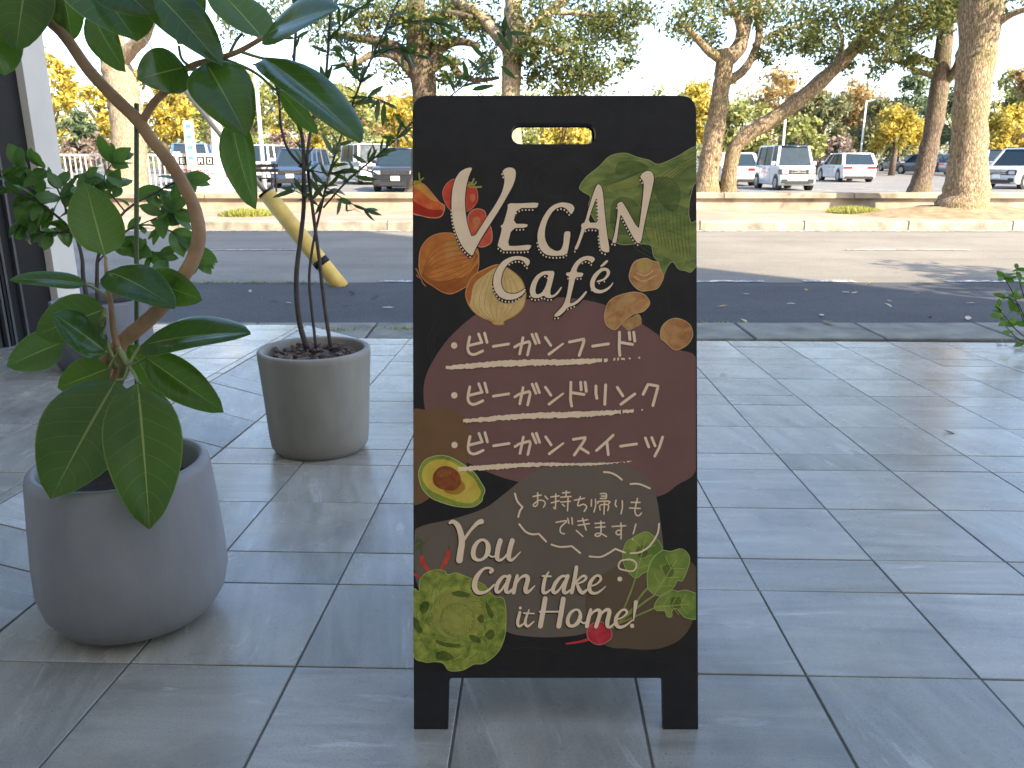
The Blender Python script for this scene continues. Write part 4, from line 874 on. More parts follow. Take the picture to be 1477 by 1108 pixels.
for px, r0, r1 in BR:
    P = cat_rom([at_d(x, y, d3+random.uniform(-.12, .12)*(i > 2)) for i, (x, y) in enumerate(px)], 4)
    MB().tube([p-p3 for p in P], lerp_list([r0, r1], len(P)), 7).build('stem', M_STEMD, bush, True)
    for k in range(19):
        i = random.randint(int(len(P)*(.62 if r0 > .01 else .25)), len(P)-1); t = (P[min(i+1, len(P)-1)]-P[max(i-1, 0)]).normalized()
        side = Vector((random.gauss(0, 1), random.gauss(0, .8), random.gauss(-.35, .6)))
        put_leaf(random.choice(BLM), bush, P[i]-p3, t*.6+side*.8, (random.gauss(0, .5), random.gauss(-.7, .5), random.gauss(.7, .4)), random.uniform(.65, 1.15))
# --- shrub and pebbles at the right edge of the terrace
gx, gy = loc_floor(1478, 505)
gr_mb = MB()
for k in range(420):
    x = gx+random.uniform(-.15, 1.3); yy = gy+random.uniform(-.5, .28)
    if x-gx < (gy+.22-yy)*.75-.05: continue
    r = random.uniform(.012, .032); c = T2W(x, yy, .008+random.uniform(0, .012)); a = random.random()*6
    vv = [(math.cos(a+i*1.047)*r*random.uniform(.7, 1.1), math.sin(a+i*1.047)*r*random.uniform(.5, .9), 0) for i in range(6)]
    gr_mb.add([c+Vector(q) for q in vv]+[c+Vector((q[0]*.6, q[1]*.6, r*.6)) for q in vv], [tuple(range(6, 12))]+[(i, (i+1) % 6, 6+(i+1) % 6, 6+i) for i in range(6)])
def m_peb():
    b = NB('mixed pebbles'); r_ = b.n('NewGeometry').outputs['Random Per Island']
    return b.done(b.pr(b.ramp(r_, [(0, (.06,.055,.05)), (.5, (.16,.13,.10)), (.9, (.30,.26,.21))]), .7))
tag(gr_mb.build('pebbles', m_peb(), kind='stuff'), 'small mixed pebbles along the right edge of the terrace', 'pebbles')
ps = T2W(gx+.30, gy+.05, .01)
shr = thing('shrub', 'small bright green shrub at the right edge of the terrace', 'shrub', ps)
SHM = [proto_leaf('shrub_leaf', .085, .04, 'ellipse', M_SHRUBL, c, 8, 6, 2) for c in (.05, .2)]
dS = (ps-C0).dot(FW)
for px in ([(1490,500),(1475,460),(1462,425),(1448,400)], [(1490,500),(1480,440),(1470,405),(1466,388)], [(1495,500),(1465,475),(1448,455),(1440,445)], [(1495,500),(1490,430),(1500,380)], [(1500,500),(1470,490),(1450,470)], [(1500,500),(1510,440),(1520,400)], [(1490,500),(1470,440),(1450,430)]):
    P = cat_rom([at_d(x, y, dS+random.uniform(-.1, .1)) for x, y in px], 4)
    MB().tube([p-ps for p in P], lerp_list([.005, .0025], len(P)), 6).build('stem', M_STEMD, shr, True)
    for k in range(13):
        i = random.randint(len(P)//4, len(P)-1); put_leaf(random.choice(SHM), shr, P[i]-ps, (random.gauss(-.2, .8), random.gauss(0, .8), random.gauss(.3, .6)), (random.gauss(0, .5), random.gauss(-.6, .5), random.gauss(.7, .4)), random.uniform(.6, 1.2))
# ================================================================ TREES
def fast_mesh(name, V, quads):
    me = bpy.data.meshes.new(name); n = len(V); m = len(quads)
    me.vertices.add(n); me.vertices.foreach_set('co', V.astype(np.float32).ravel())
    me.loops.add(m*4); me.loops.foreach_set('vertex_index', quads.astype(np.int32).ravel())
    me.polygons.add(m); me.polygons.foreach_set('loop_start', np.arange(0, m*4, 4, dtype=np.int32)); me.polygons.foreach_set('loop_total', np.full(m, 4, dtype=np.int32))
    me.update(); me.validate(); return me
def leaf_cloud(name, clumps, size, dens=1.0, flat_=.75):
    """clumps: (centre, radius, count): many small leaf faces through each clump's volume"""
    P = []
    for c, r, n in clumps:
        n = int(n*dens); sub = max(3, n//28)
        sc = rng.normal(size=(sub, 3)); sc /= np.linalg.norm(sc, axis=1)[:, None]; sc *= (rng.random((sub, 1))**.45)*r*.85
        idx = rng.integers(0, sub, n); q = sc[idx] + rng.normal(size=(n, 3))*r*.27
        q[:, 2] *= flat_; P.append(q+np.array(c))
    P = np.concatenate(P); N = len(P)
    nr = rng.normal(size=(N, 3))+np.array([0, -.2, .5]); nr /= np.linalg.norm(nr, axis=1)[:, None]
    a = np.cross(nr, rng.normal(size=(N, 3))); a /= np.linalg.norm(a, axis=1)[:, None]; b_ = np.cross(nr, a)
    s_ = size*rng.uniform(.6, 1.3, (N, 1))
    V = np.stack([P-a*s_, P-b_*s_*.45+nr*s_*.1, P+a*s_, P+b_*s_*.45+nr*s_*.1], 1).reshape(-1, 3)
    return fast_mesh(name, V, np.arange(N*4).reshape(-1, 4))
def big_tree(label, Y, zb, trunk, limbs, clumps, bark, fol, size=.064, dens=2.0, group='trees across the road'):
    base = at_y(trunk[0][0], trunk[0][1], Y); base.z = zb
    t = thing('street_tree', label, 'tree', base, 0, group)
    def tube(name, lst, seg, yo=0.0):
        n = len(lst); P = []
        for i, (x, y, w) in enumerate(lst): P.append(at_y(x, y, Y+yo*i/max(1, n-1)))
        if name == 'trunk': P[0].z = min(P[0].z, zb-.05)
        C_ = cat_rom(P, 5); sc = [w*Y/F/2*1.04 for _, _, w in lst]
        MB().tube([p-base for p in C_], [r*random.uniform(.95, 1.06) for r in lerp_list(sc, len(C_))], seg, .06).build(name, bark, t, True)
    tube('trunk', trunk, 18)
    for l in limbs: tube('limb', l, 9, random.uniform(-1.2, 1.2))
    cl = [(tuple(at_y(x, y, Y+random.uniform(-1.5, 1.5)*r/40)-base), r*Y/F, n) for x, y, r, n in clumps]
    obj('crown', leaf_cloud('crown', cl, size, dens), FOL[fol], t, None, 'stuff')
    return t
big_tree('thick lichen-patched trunk in earth beside the kerb at right', 17.6, .15, [(1386,312,100),(1388,299,74),(1393,272,57),(1398,210,44),(1400,150,42),(1407,90,45),(1414,30,50),(1420,-40,52),(1430,-130,46)],
  [[(1420,45,16),(1460,20,8),(1500,10,5)], [(1430,-100,30),(1480,-160,16),(1540,-190,8)], [(1428,-100,28),(1370,-170,15),(1320,-200,8)]], [(1500,-30,50,300),(1480,-190,70,400),(1350,-260,70,400)], M_BARK, 'camphor')
big_tree('slim leaning brown trunk between the parked cars and thick trunk', 20.4, .44, [(1325,280,36),(1330,258,26),(1343,200,23),(1353,140,24),(1360,80,22),(1367,20,16),(1372,-60,12)],
  [[(1352,98,9),(1332,84,7),(1312,82,4.5),(1285,72,2.5)], [(1354,112,9),(1328,104,7),(1302,92,4),(1278,88,2)], [(1360,122,13),(1380,98,11),(1392,60,12),(1396,20,8)], [(1368,40,14),(1350,-10,10),(1330,-50,6)]],
  [(1362,14,24,420),(1300,60,38,420),(1322,90,22,160),(1345,30,30,300),(1310,10,40,420),(1390,-20,40,300),(1360,-60,70,600),(1280,90,20,90)], M_BARK2, 'camphor')
big_tree('forked mossy tree with one long limb leaning right above the van', 20.5, .44, [(1018,280,44),(1020,262,31),(1027,215,27),(1036,160,24),(1041,120,22),(1045,92,23),(1044,70,17)],
  [[(1050,278,28),(1052,255,20),(1060,215,19),(1082,192,20),(1115,172,20),(1150,146,20),(1190,112,18),(1222,82,16),(1246,55,17),(1275,25,13),(1308,-8,10),(1340,-50,6)],
   [(1048,118,14),(1070,104,11),(1086,80,10),(1095,50,9),(1092,15,8),(1105,-30,6)], [(1046,88,22),(1066,68,20),(1074,40,17),(1082,15,14),(1106,-20,10)], [(1042,86,16),(1020,72,11),(1002,52,8),(985,35,5)], [(1070,52,12),(1062,20,9),(1040,-20,6)], [(1088,66,8),(1120,48,6),(1160,35,4)], [(1200,100,7),(1215,60,5),(1200,20,4)]],
  [(1000,22,40,460),(985,50,26,150),(1020,55,24,200),(1062,12,34,330),(1040,-30,60,500),(1150,20,55,620),(1195,40,42,520),(1235,25,48,620),(1270,55,40,420),(1245,80,26,180),(1200,75,24,180),(1130,55,34,320),(1110,20,30,260),(1165,60,26,220),(1104,84,16,90),(1170,75,18,90),(1290,20,50,500),(1180,-30,80,700),(1300,-50,70,500),(1260,105,14,50),(1225,100,16,60)], M_BARK, 'camphor', dens=1.35)
big_tree('pale straight trunk with wide arms directly above the sign', 20.3, .44, [(738,282,46),(738,250,32),(738,180,26),(737,130,25),(739,90,25),(741,40,25),(741,-20,22),(742,-90,16)],
  [[(734,70,20),(712,44,17),(690,20,16),(664,5,15),(640,-20,11)], [(746,55,18),(770,36,15),(795,16,13),(830,-15,10)], [(745,60,10),(775,60,7),(810,75,5)], [(800,18,8),(850,20,6),(890,30,4)]],
  [(790,60,40,420),(830,85,42,480),(850,50,48,520),(815,115,34,300),(780,105,28,180),(870,105,26,200),(760,80,26,200),(845,120,30,240),(900,95,18,90),(885,35,40,400),(905,60,24,130),(770,15,36,260),(700,80,24,120),(920,15,30,260),(850,0,60,600),(700,-30,60,420),(680,35,24,140),(800,-60,80,500)], M_BARK3, 'camphor')
big_tree('reddish brown trunk with curling side limbs left of the sign top', 21.0, .44, [(612,281,58),(614,250,42),(614,180,34),(612,130,32),(608,100,34),(604,75,32),(602,40,28),(600,0,24),(600,-70,18)],
  [[(598,90,18),(575,70,15),(545,60,13),(510,54,10),(480,50,7)], [(596,110,12),(570,82,10),(540,78,9),(515,90,6),(490,95,4)], [(618,95,16),(640,66,14),(665,60,10),(690,66,7)], [(622,100,13),(648,86,12),(660,105,10),(685,116,6),(720,112,4)], [(605,40,14),(640,20,10),(680,25,6)]],
  [(520,25,40,340),(560,28,34,320),(480,60,34,220),(640,35,40,420),(665,15,34,300),(625,65,22,140),(560,100,24,130),(700,40,28,220),(590,20,28,260),(640,110,18,90),(470,15,40,260),(690,100,22,130),(505,100,22,80),(665,120,14,50),(450,20,40,260),(600,-40,80,600),(540,-20,60,400),(650,90,16,70)], M_BARK2, 'camphor')
big_tree('sunlit pale trunk with a cut arm behind the rubber plant', 19.9, .44, [(186,284,66),(186,262,48),(186,200,42),(180,150,40),(172,110,40),(165,85,34),(160,40,26),(155,-40,20)],
  [[(172,92,20),(190,70,18),(207,52,17),(217,26,14),(222,14,12)], [(160,60,14),(130,20,10),(100,-20,6)]], [(120,0,40,220),(240,10,34,200),(150,-50,70,500),(330,30,34,150),(380,20,40,220)], M_BARK3, 'camphor')
# out of frame at right on the near side: the tree whose shadow falls on the road
nt_ = thing('street_tree', 'street tree standing on the near side of the road, out to the right', 'tree', (10.6, 4.0, 0), 0, 'trees across the road')
MB().tube([(0,0,-.1),(.05,0,1.5),(0,.1,3.2),(.1,.1,5.2)], [.2,.16,.13,.07], 12, .05).build('trunk', M_BARK, nt_, True)
obj('crown', leaf_cloud('crown', [((random.gauss(0, 1.0), random.gauss(0, .9), 5+random.gauss(0, .7)), .75, 260) for _ in range(9)], .1), FOL['camphor'], nt_, None, 'stuff')
# far trees beyond the parking lot
def far_tree(px, top, wpx, Y, fol, label, bark=M_BARK2, dens=1.0):
    X = (px-738.5)/F*Y*1.0; zt = at_y(px, top, Y).z; X = at_y(px, 200, Y).x; wd = wpx*Y/F
    t = thing('park_tree', label, 'tree', (X, Y, 0), 0, 'trees beyond the parking lot')
    th = zt*.34
    MB().tube([(0,0,-.1),(random.gauss(0,.1),0,th),(random.gauss(0,.3),0,zt*.7)], [wd*.035+.10, wd*.028+.07, .05], 9, .06).build('trunk', bark, t, True)
    for k in range(4):
        a = random.random()*6.3; MB().tube([(0,0,th*random.uniform(.8,1.3)),(math.cos(a)*wd*.15, math.sin(a)*wd*.15, zt*.55),(math.cos(a)*wd*.32, math.sin(a)*wd*.32, zt*.72)], [.09,.06,.02], 6).build('limb', bark, t, True)
    cl = []
    for k in range(18):
        a = random.random()*6.28; rr = math.sqrt(random.random())*.36*wd; hz = random.uniform(.30, .88)
        rr *= 1.15-abs(hz-.5)*.9; cl.append(((math.cos(a)*rr, math.sin(a)*rr, zt*hz), wd*random.uniform(.13, .2), 150))
    cl.append(((0, 0, zt*.86), wd*.16, 150))
    obj('crown', leaf_cloud('crown', cl, .022*wd+.10, dens, .85), FOL[fol], t, None, 'stuff')
FT = [(75,60,110,58,'yellow'),(150,95,90,70,'yellow'),(118,150,60,50,'green'),(235,85,120,66,'yellow'),(300,110,110,78,'lime'),(365,100,130,62,'lime'),(440,125,110,74,'yellow'),(500,118,120,64,'lime'),(548,132,90,80,'orange'),(600,128,110,70,'yellow'),(668,140,110,78,'orange'),(735,135,120,66,'lime'),(810,138,120,74,'yellow'),(880,140,90,84,'lime'),(945,128,120,70,'lime'),(1000,120,110,78,'yellow'),(1075,140,110,66,'lime'),(1128,92,110,82,'orange'),(1180,125,100,64,'olive'),(1150,165,80,56,'lime'),(1235,118,100,80,'orange'),(1262,140,110,68,'olive'),(1300,100,110,86,'green'),(1292,150,80,60,'yellow'),(1375,120,90,76,'green'),(1440,88,110,72,'lime'),(1490,70,120,64,'orange'),(1455,150,100,58,'yellow'),(1215,198,70,60,'brown'),(410,185,60,58,'brown'),(125,190,70,50,'brown'),(1540,80,140,70,'lime'),(20,80,120,70,'lime')]
DESC = {'yellow':'golden yellow autumn tree','lime':'yellow-green tree','orange':'orange-brown autumn tree','olive':'olive green broad tree','green':'dark green tree','brown':'bare twiggy low tree'}
def where(px):
    for lim, w in ((60,'far left behind the door frame'),(100,'beside the white pilaster'),(140,'just right of the white pilaster'),(175,'behind the sunlit pale trunk'),(260,'above the white fence'),(330,'behind the white lamp column'),(385,'behind the thin white pole'),(425,'above the blue car'),(470,'behind the slender potted stems'),(525,'above the white minivan'),(580,'above the black car'),(640,'at the sign\'s top left corner'),(700,'behind the sign left of its handle'),(770,'seen through the left of the handle slot'),(845,'seen through the right of the handle slot'),(910,'behind the sign right of its handle'),(970,'at the sign\'s top right corner'),(1030,'behind the forked mossy tree'),(1100,'below the leaning limb near the fork'),(1140,'above the boxy white van'),(1165,'just above the van roof'),(1200,'between the van and the white hatchback'),(1225,'above the hatchback\'s left side'),(1250,'above the hatchback roof'),(1280,'right of the hatchback'),(1296,'left of the slim leaning trunk'),(1310,'rising behind the slim leaning trunk'),(1400,'between the two right trunks'),(1447,'right of the thick trunk'),(1470,'above the silver minivan'),(1510,'at the right edge of the picture'),(9999,'beyond the right edge of the picture')):
        if px <= lim: return w
for px, top, w, Y, fl_ in FT: far_tree(px, top, w, Y, fl_, DESC[fl_]+' '+where(px)+' beyond the lot')
FT2 = []
for px in range(10, 1500, 52): FT2.append((px+random.randint(-15, 15), random.randint(118, 150), random.randint(100, 140), random.uniform(96, 112), random.choice(['lime', 'olive', 'yellow', 'olive', 'orange'])))
far_wood = []
for px, top, w, Y, fl_ in FT2:
    q = at_y(px, 200, Y); zt = at_y(px, top, Y).z
    far_wood += [((q.x, Y, zt*.62), w*Y/F*.42, 420), ((q.x+random.uniform(-2, 2), Y, zt*.28), w*Y/F*.46, 380)]
tag(obj('distant_wood', leaf_cloud('distant_wood', far_wood, .30, 1.0, .9), FOL['lime'], None, None, 'stuff'), 'hazy distant belt of trees that closes the view behind the parking lot', 'wood')
obj_h = tag(obj('distant_shrubbery', leaf_cloud('distant_shrubbery', [((x+random.uniform(-1, 1), 92+random.uniform(-3, 3), random.uniform(.6, 2.6)), 2.6, 90) for x in np.arange(-62, 78, 2.0)], .32), FOL['olive'], None, None, 'stuff'), 'mass of low shrubs closing the far side of the parking lot', 'shrubbery')
# grass patches on the pavement, earth mound round the thick trunk
def grass(name, label, px0, px1, py, n, wy):
    mb_ = MB(); a, b_ = at_z(px0, py, .15), at_z(px1, py, .15)
    for k in range(n):
        t = random.random(); e = math.sin(math.pi*t)**.4; p = a.lerp(b_, t)+Vector((0, random.uniform(-wy, wy)*e, .002)); h = random.uniform(.05, .17)*e; q = random.random()*6.3
        d = Vector((math.cos(q), math.sin(q), 0))*.014; ln = Vector((random.gauss(0, .05), random.gauss(0, .05), h)); mb_.add([p-d, p+d, p+ln*.6+d*.6, p+ln], [(0,1,2,3)])
    tag(mb_.build(name, M_GRASSB, kind='stuff'), label, 'grass')
grass('grass', 'sunlit grass patch on the pavement left of the sign', 318, 395, 311, 2600, .5)
grass('grass', 'sunlit grass patch on the pavement left of the thick trunk', 1196, 1270, 307, 2600, .55)
grass('grass', 'sunlit grass patch right of the thick trunk', 1432, 1540, 301, 2200, .5)
em = MB(); pr_ = [(1.9,-.02),(1.6,.03),(1.1,.09),(.7,.16),(.3,.2),(.001,.2)]; em.lathe(pr_, 36); em.v = [(x*(1.35)+random.gauss(0,.03), y*.72+random.gauss(0,.03), z+random.gauss(0,.012)) for x, y, z in em.v]
tb = at_y(1388, 312, 17.6); struct('earth_mound', mesh('earth_mound', em.v, em.f, True), M_EARTH, (tb.x, 17.6, .15))
# ================================================================ GUY-WIRE GUARD, FENCE, POLES
g0 = at_z(489, 411, 0); g1 = at_y(383, 277, g0.y); g2 = at_y(180, -20, g0.y); g2 = g1+(g1-g0)*2.6
gy_ = thing('guy_wire_guard', 'leaning yellow guard tube over a stay wire at the road edge', 'guard tube', g0)
ax_ = (g1-g0).normalized(); MB().tube([ax_*-.05, ax_*.06, ax_*.30, (g1-g0)], .088, 24).build('guard_tube', M_YELLOW, gy_, True)
MB().tube([ax_*.27, ax_*.34], .091, 24).build('black_band', M_BLACKAL, gy_, True)
MB().tube([(g1-g0)-ax_*.02, (g1-g0)+ax_*.004], .091, 24).build('end_cap', M_BLACKAL, gy_, True)
MB().tube([(g1-g0), (g1-g0)+ax_*1.7], .026, 10).build('wire_sleeve', simple('weathered wire sleeve', (.42, .36, .27), .6), gy_, True)
MB().tube([(g1-g0)+ax_*1.7, (g1-g0)+ax_*9], .007, 6).build('stay_wire', M_STEELW, gy_)
fa, fb = at_y(80, 270, 20.9), at_y(256, 270, 20.9)
fe = thing('fence', 'white metal railing fence with thin upright bars along the planting strip', 'fence', (fa.x, 20.9, .44)); Lf = fb.x-fa.x
for z in (.08, .92): MB().box((0, -.02, z), (Lf, .02, z+.045)).build('rail', M_WHITEP, fe)
bmh = mesh('bar', *(lambda m: (m.v, m.f))(MB().box((-.011, -.011, .125), (.011, .011, .92)))); bmh.materials.append(M_WHITEP)
for k in range(int(Lf/.13)): obj('bar', bmh, None, fe, (.07+k*.13, 0, 0))
pmh = mesh('post', *(lambda m: (m.v, m.f))(MB().box((-.03, -.03, -.05), (.03, .03, 1.02)))); pmh.materials.append(M_WHITEP)
for k in range(3): obj('post', pmh, None, fe, (k*Lf/2, .055, 0))
MB().box((Lf*.52, -.032, .20), (Lf*.52+.2, -.024, .36)).build('yellow_notice', simple('yellow notice', (.75, .6, .06), .5), fe)
ba, bb = at_y(258, 270, 20.85), at_y(348, 270, 20.85); Lb = bb.x-ba.x
bn = thing('banner_board', 'white notice board with black letter boxes and red opening hours', 'notice board', (ba.x, 20.85, .44))
MB().box((0, 0, .06), (Lb, .03, .98)).build('panel', simple('banner white', (.74, .75, .76), .5, var=.04), bn)
for x in (.03, Lb-.09): MB().box((x, .032, -.05), (x+.06, .09, 1.02)).build('post', M_WHITEP, bn)
M_BK = simple('banner black', (.02, .02, .02), .5); M_RD = simple('banner red', (.62, .10, .14), .5)
def glyph(name, ch, x, z, w, h, mat, th):
    """letters from straight bars (segments of a 3x5 cell)"""
    S_ = {'B':'lrtmb','O':'lrtb','U':'lrb','R':'lrTm','8':'lrtmb','3':'rtmb','0':'lrtb','-':'m',':':'c','I':'v','Q':'lrtb','D':'lrtb'}[ch]; m = MB()
    if 'l' in S_: m.box((x, -.006, z), (x+th, -.003, z+h))
    if 'r' in S_: m.box((x+w-th, -.0062, z), (x+w, -.0032, z+h))
    if 't' in S_ or 'T' in S_: m.box((x, -.0064, z+h-th), (x+w, -.0034, z+h))
    if 'm' in S_: m.box((x, -.0066, z+h/2-th/2), (x+w, -.0036, z+h/2+th/2))
    if 'b' in S_: m.box((x, -.0068, z), (x+w, -.0038, z+th))
    if 'v' in S_: m.box((x+w/2-th/2, -.006, z), (x+w/2+th/2, -.003, z+h))
    if 'c' in S_: m.box((x+w/2-th/2, -.006, z+h*.2), (x+w/2+th/2, -.003, z+h*.2+th)).box((x+w/2-th/2, -.006, z+h*.65), (x+w/2+th/2, -.003, z+h*.65+th))
    m.build(name, mat, bn)
for k, c in enumerate('BURO BB'):
    if c == ' ': continue
    x = .06+k*.225; MB().box((x, -.0025, .70), (x+.2, -.0005, .90)).build('letter_box', M_BK, bn); glyph('letter', c, x+.05, .735, .10, .13, M_WHITEP, .022)
for k, c in enumerate('8:30-:00'): glyph('digit', c, .12+k*.18, .40, .13 if c not in ':-' else .08, .20, M_RD, .03)
sx = at_y(281, 270, 20.7)
snp = thing('sign_post', 'narrow cream sign post with blue lettering in front of the notice board', 'sign post', (sx.x, 20.7, .44))
MB().box((-.03, -.02, -.05), (.03, .02, .75)).build('post', simple('cream post', (.62, .58, .48), .6), snp); MB().box((-.12, -.03, .6), (.12, .01, 1.75)).build('plate', simple('cream post', (.62, .58, .48), .6), snp)
for k in range(4): MB().box((-.06, -.034, 1.58-k*.25), (.06, -.0305, 1.66-k*.25)).box((-.055, -.0345, 1.48-k*.25), (-.03, -.031, 1.579-k*.25)).box((.03, -.0345, 1.48-k*.25), (.055, -.031, 1.579-k*.25)).build('lettering', simple('sign blue', (.10, .28, .45), .5), snp)
lx = at_y(320, 270, 21.0)
lc = thing('lamp_column', 'stout white lamp column with flared base left of the yellow guard tube', 'lamp column', (lx.x, 21.0, .44))
MB().lathe([(.34,-.05),(.33,.05),(.26,.16),(.19,.40),(.155,.8),(.14,1.6),(.125,3.2)], 24).build('column', M_WHITEP, lc, True); MB().lathe([(.125,3.2),(.19,3.25),(.21,3.55),(.16,3.7),(.001,3.75)], 24).build('lamp_head', M_WHITEP, lc, True)
for px, Y, h, lab in ((381, 30, 5.2, 'thin white lamp pole standing behind the yellow guard tube'), (1125, 50, 4.3, 'thin white pole rising behind the boxy white van'), (1237, 62, 5.2, 'thin white pole behind the white hatchback'), (716, 60, 6, 'thin white pole hidden behind the sign')):
    if px == 716: continue
    q = at_y(px, 260, Y); l_ = thing('lamp_pole', lab, 'lamp pole', (q.x, Y, 0), 0, 'lamp poles in the parking lot')
    MB().tube([(0,0,-.1),(0,0,h)], [.085, .055], 12).build('pole', M_WHITEP, l_, True); MB().beam((0,0,h-.02), (.7,0,h+.12), .06, .05).build('arm', M_WHITEP, l_); MB().box((.65,-.1,h+.08), (1.15,.1,h+.18)).build('lamp_head', M_GREYAL, l_)
# low bench behind the guard tube
bq = at_y(365, 268, 21.1)
be = thing('bench', 'low black metal bench behind the yellow guard tube', 'bench', (bq.x-.55, 21.1, .44))
for k in range(3): MB().box((0, -.18+k*.13, .36), (1.15, -.08+k*.13, .39)).build('seat_slat', M_BLACKAL, be)
for k in range(2): MB().box((0, .24, .52+k*.12), (1.15, .26, .60+k*.12)).build('back_slat', M_BLACKAL, be)
for x in (.06, 1.05):
    MB().box((x, -.16, -.02), (x+.04, -.12, .36)).build('leg', M_BLACKAL, be); MB().box((x, .20, -.02), (x+.04, .238, .74)).build('leg', M_BLACKAL, be)
# ================================================================ CARS
M_TYRE = simple('tyre rubber', (.02, .02, .02), .8); M_RIM = simple('alloy rim', (.42, .42, .43), .35, .8); M_CGL = simple('car glass', (.02, .035, .05), .12, 0, var=.1, Specular_IOR_Level=.22)
M_HL = simple('headlight lens', (.45, .46, .48), .15); M_TL = simple('tail light', (.45, .02, .03), .25); M_PLT = simple('number plate', (.78, .78, .74), .5); M_BLKP = simple('black trim', (.025, .025, .027), .5); M_CHR = simple('chrome', (.6, .6, .62), .15, 1.0)
BLK = (.02,.022,.028)
def carpaint(name, col):
    if name in MATS: return MATS[name]
    b = NB(name); MATS[name] = b.done(b.pr(b.mix(b.noise(3, b.n('TexCoord').outputs['Object']), tuple(c*.95 for c in col), col), .28, 0, Coat_Weight=.7, Coat_Roughness=.05)); return MATS[name]
def car(label, x, y, rz, col, kind, pname, emblem=None, cat='car'):
    """local +x is the front; sizes in metres"""
    K = dict(box=(3.4,1.475,1.79), hatch=(4.4,1.76,1.52), suv=(4.6,1.80,1.70), van=(4.7,1.72,1.95), wagon=(4.5,1.74,1.5), mini=(4.3,1.70,1.70))[kind]
    L, Wd, H = K; m = carpaint(pname, col)
    c = thing('parked_car', label, cat, (x, y, 0), rz, 'cars in the parking lot')
    gl, zb = .20, {'box':.98,'hatch':.90,'suv':1.04,'van':1.08,'wagon':.88,'mini':.96}[kind]      # sill height, belt line
    hood = {'box':.50,'hatch':1.05,'suv':1.10,'van':.35,'wagon':1.15,'mini':.75}[kind]; f0, r0 = L/2, -L/2
    hz = {'box':.98,'hatch':.80,'suv':.98,'van':1.05,'wagon':.78,'mini':.92}[kind]
    prof = [(r0+.10,gl),(r0+.02,gl+.12),(r0,gl+.35),(r0+.04,zb-.05),(r0+.08,zb),(f0-hood,zb),(f0-hood*.45,hz),(f0-.10,hz-.08),(f0-.01,hz-.28),(f0,gl+.25),(f0-.03,gl+.08),(f0-.14,gl)]
    b_ = MB(); n = len(prof); cx, cz = 0, (gl+zb)/2
    for yy, s_ in ((-Wd/2, .975), (-Wd/2+.05, 1.0), (Wd/2-.05, 1.0), (Wd/2, .975)):
        b_.v += [(px*s_, yy, cz+(pz-cz)*(s_-.01 if s_ < 1 else 1)) for px, pz in prof]
    for k in range(3):
        for i in range(n): a = k*n+i; e = k*n+(i+1) % n; b_.f.append((a, e, e+n, a+n))
    b_.f += [tuple(range(n)), tuple(reversed(range(3*n, 4*n)))]
    me = mesh('body', b_.v, b_.f, True); bm = bmesh.new(); bm.from_mesh(me); bmesh.ops.recalc_face_normals(bm, faces=bm.faces); bm.to_mesh(me); bm.free()
    body = obj('body', me, m, c); bv = body.modifiers.new('bevel', 'BEVEL'); bv.width = .05; bv.segments = 3; bv.limit_method = 'ANGLE'; bv.angle_limit = R(25)
    ws = {'box':.25,'hatch':.75,'suv':.65,'van':.35,'wagon':.7,'mini':.6}[kind]; rs = {'box':.08,'hatch':.45,'suv':.30,'van':.08,'wagon':.4,'mini':.12}[kind]
    fb_, rb_ = f0-hood-.0, r0+.10; ft, rt_ = fb_-ws, rb_+rs; wb, wt = Wd/2-.03, Wd/2-.16; zt = H-.05; zb2 = zb-.005
    P = lambda xx, yy, zz: Vector((xx, yy, zz))
    q = {k: v for k, v in zip(('fbl','fbr','rbl','rbr','ftl','ftr','rtl','rtr'), (P(fb_,wb,zb2),P(fb_,-wb,zb2),P(rb_,wb,zb2),P(rb_,-wb,zb2),P(ft,wt,zt),P(ft,-wt,zt),P(rt_,wt,zt),P(rt_,-wt,zt)))}
    for nm, ids in (('windscreen', ('fbl','fbr','ftr','ftl')), ('rear_window', ('rbr','rbl','rtl','rtr')), ('side_window', ('fbl','ftl','rtl','rbl')), ('side_window', ('fbr','rbr','rtr','ftr'))):
        obj(nm, mesh(nm, [q[i] for i in ids], [(0,1,2,3)]), M_CGL, c)
    for a, e in (('fbl','ftl'),('fbr','ftr'),('rbl','rtl'),('rbr','rtr')): MB().beam(q[a], q[e], .10 if a[0] == 'f' else .16, .06).build('pillar', m, c)
    for s_ in 'lr':
        for t in (.40, .72): MB().beam(q['rb'+s_].lerp(q['fb'+s_], t), q['rt'+s_].lerp(q['ft'+s_], t), .07, .03).build('door_pillar', M_BLKP if t < .5 else m, c)
    rf = MB(); rr = [(rt_-.06,-wt-.03,zt-.02),(ft+.06,-wt-.03,zt-.02),(ft+.06,wt+.03,zt-.02),(rt_-.06,wt+.03,zt-.02),(rt_+.05,-wt+.06,H),(ft-.10,-wt+.06,H-.01),(ft-.10,wt-.06,H-.01),(rt_+.05,wt-.06,H)]
    rf.add(rr, [(0,3,2,1),(4,5,6,7),(0,1,5,4),(1,2,6,5),(2,3,7,6),(3,0,4,7)]).build('roof', carpaint('black car paint', BLK) if kind == 'box' else m, c, True)
    wr = .29 if kind in ('box',) else (.35 if kind == 'suv' else .32)
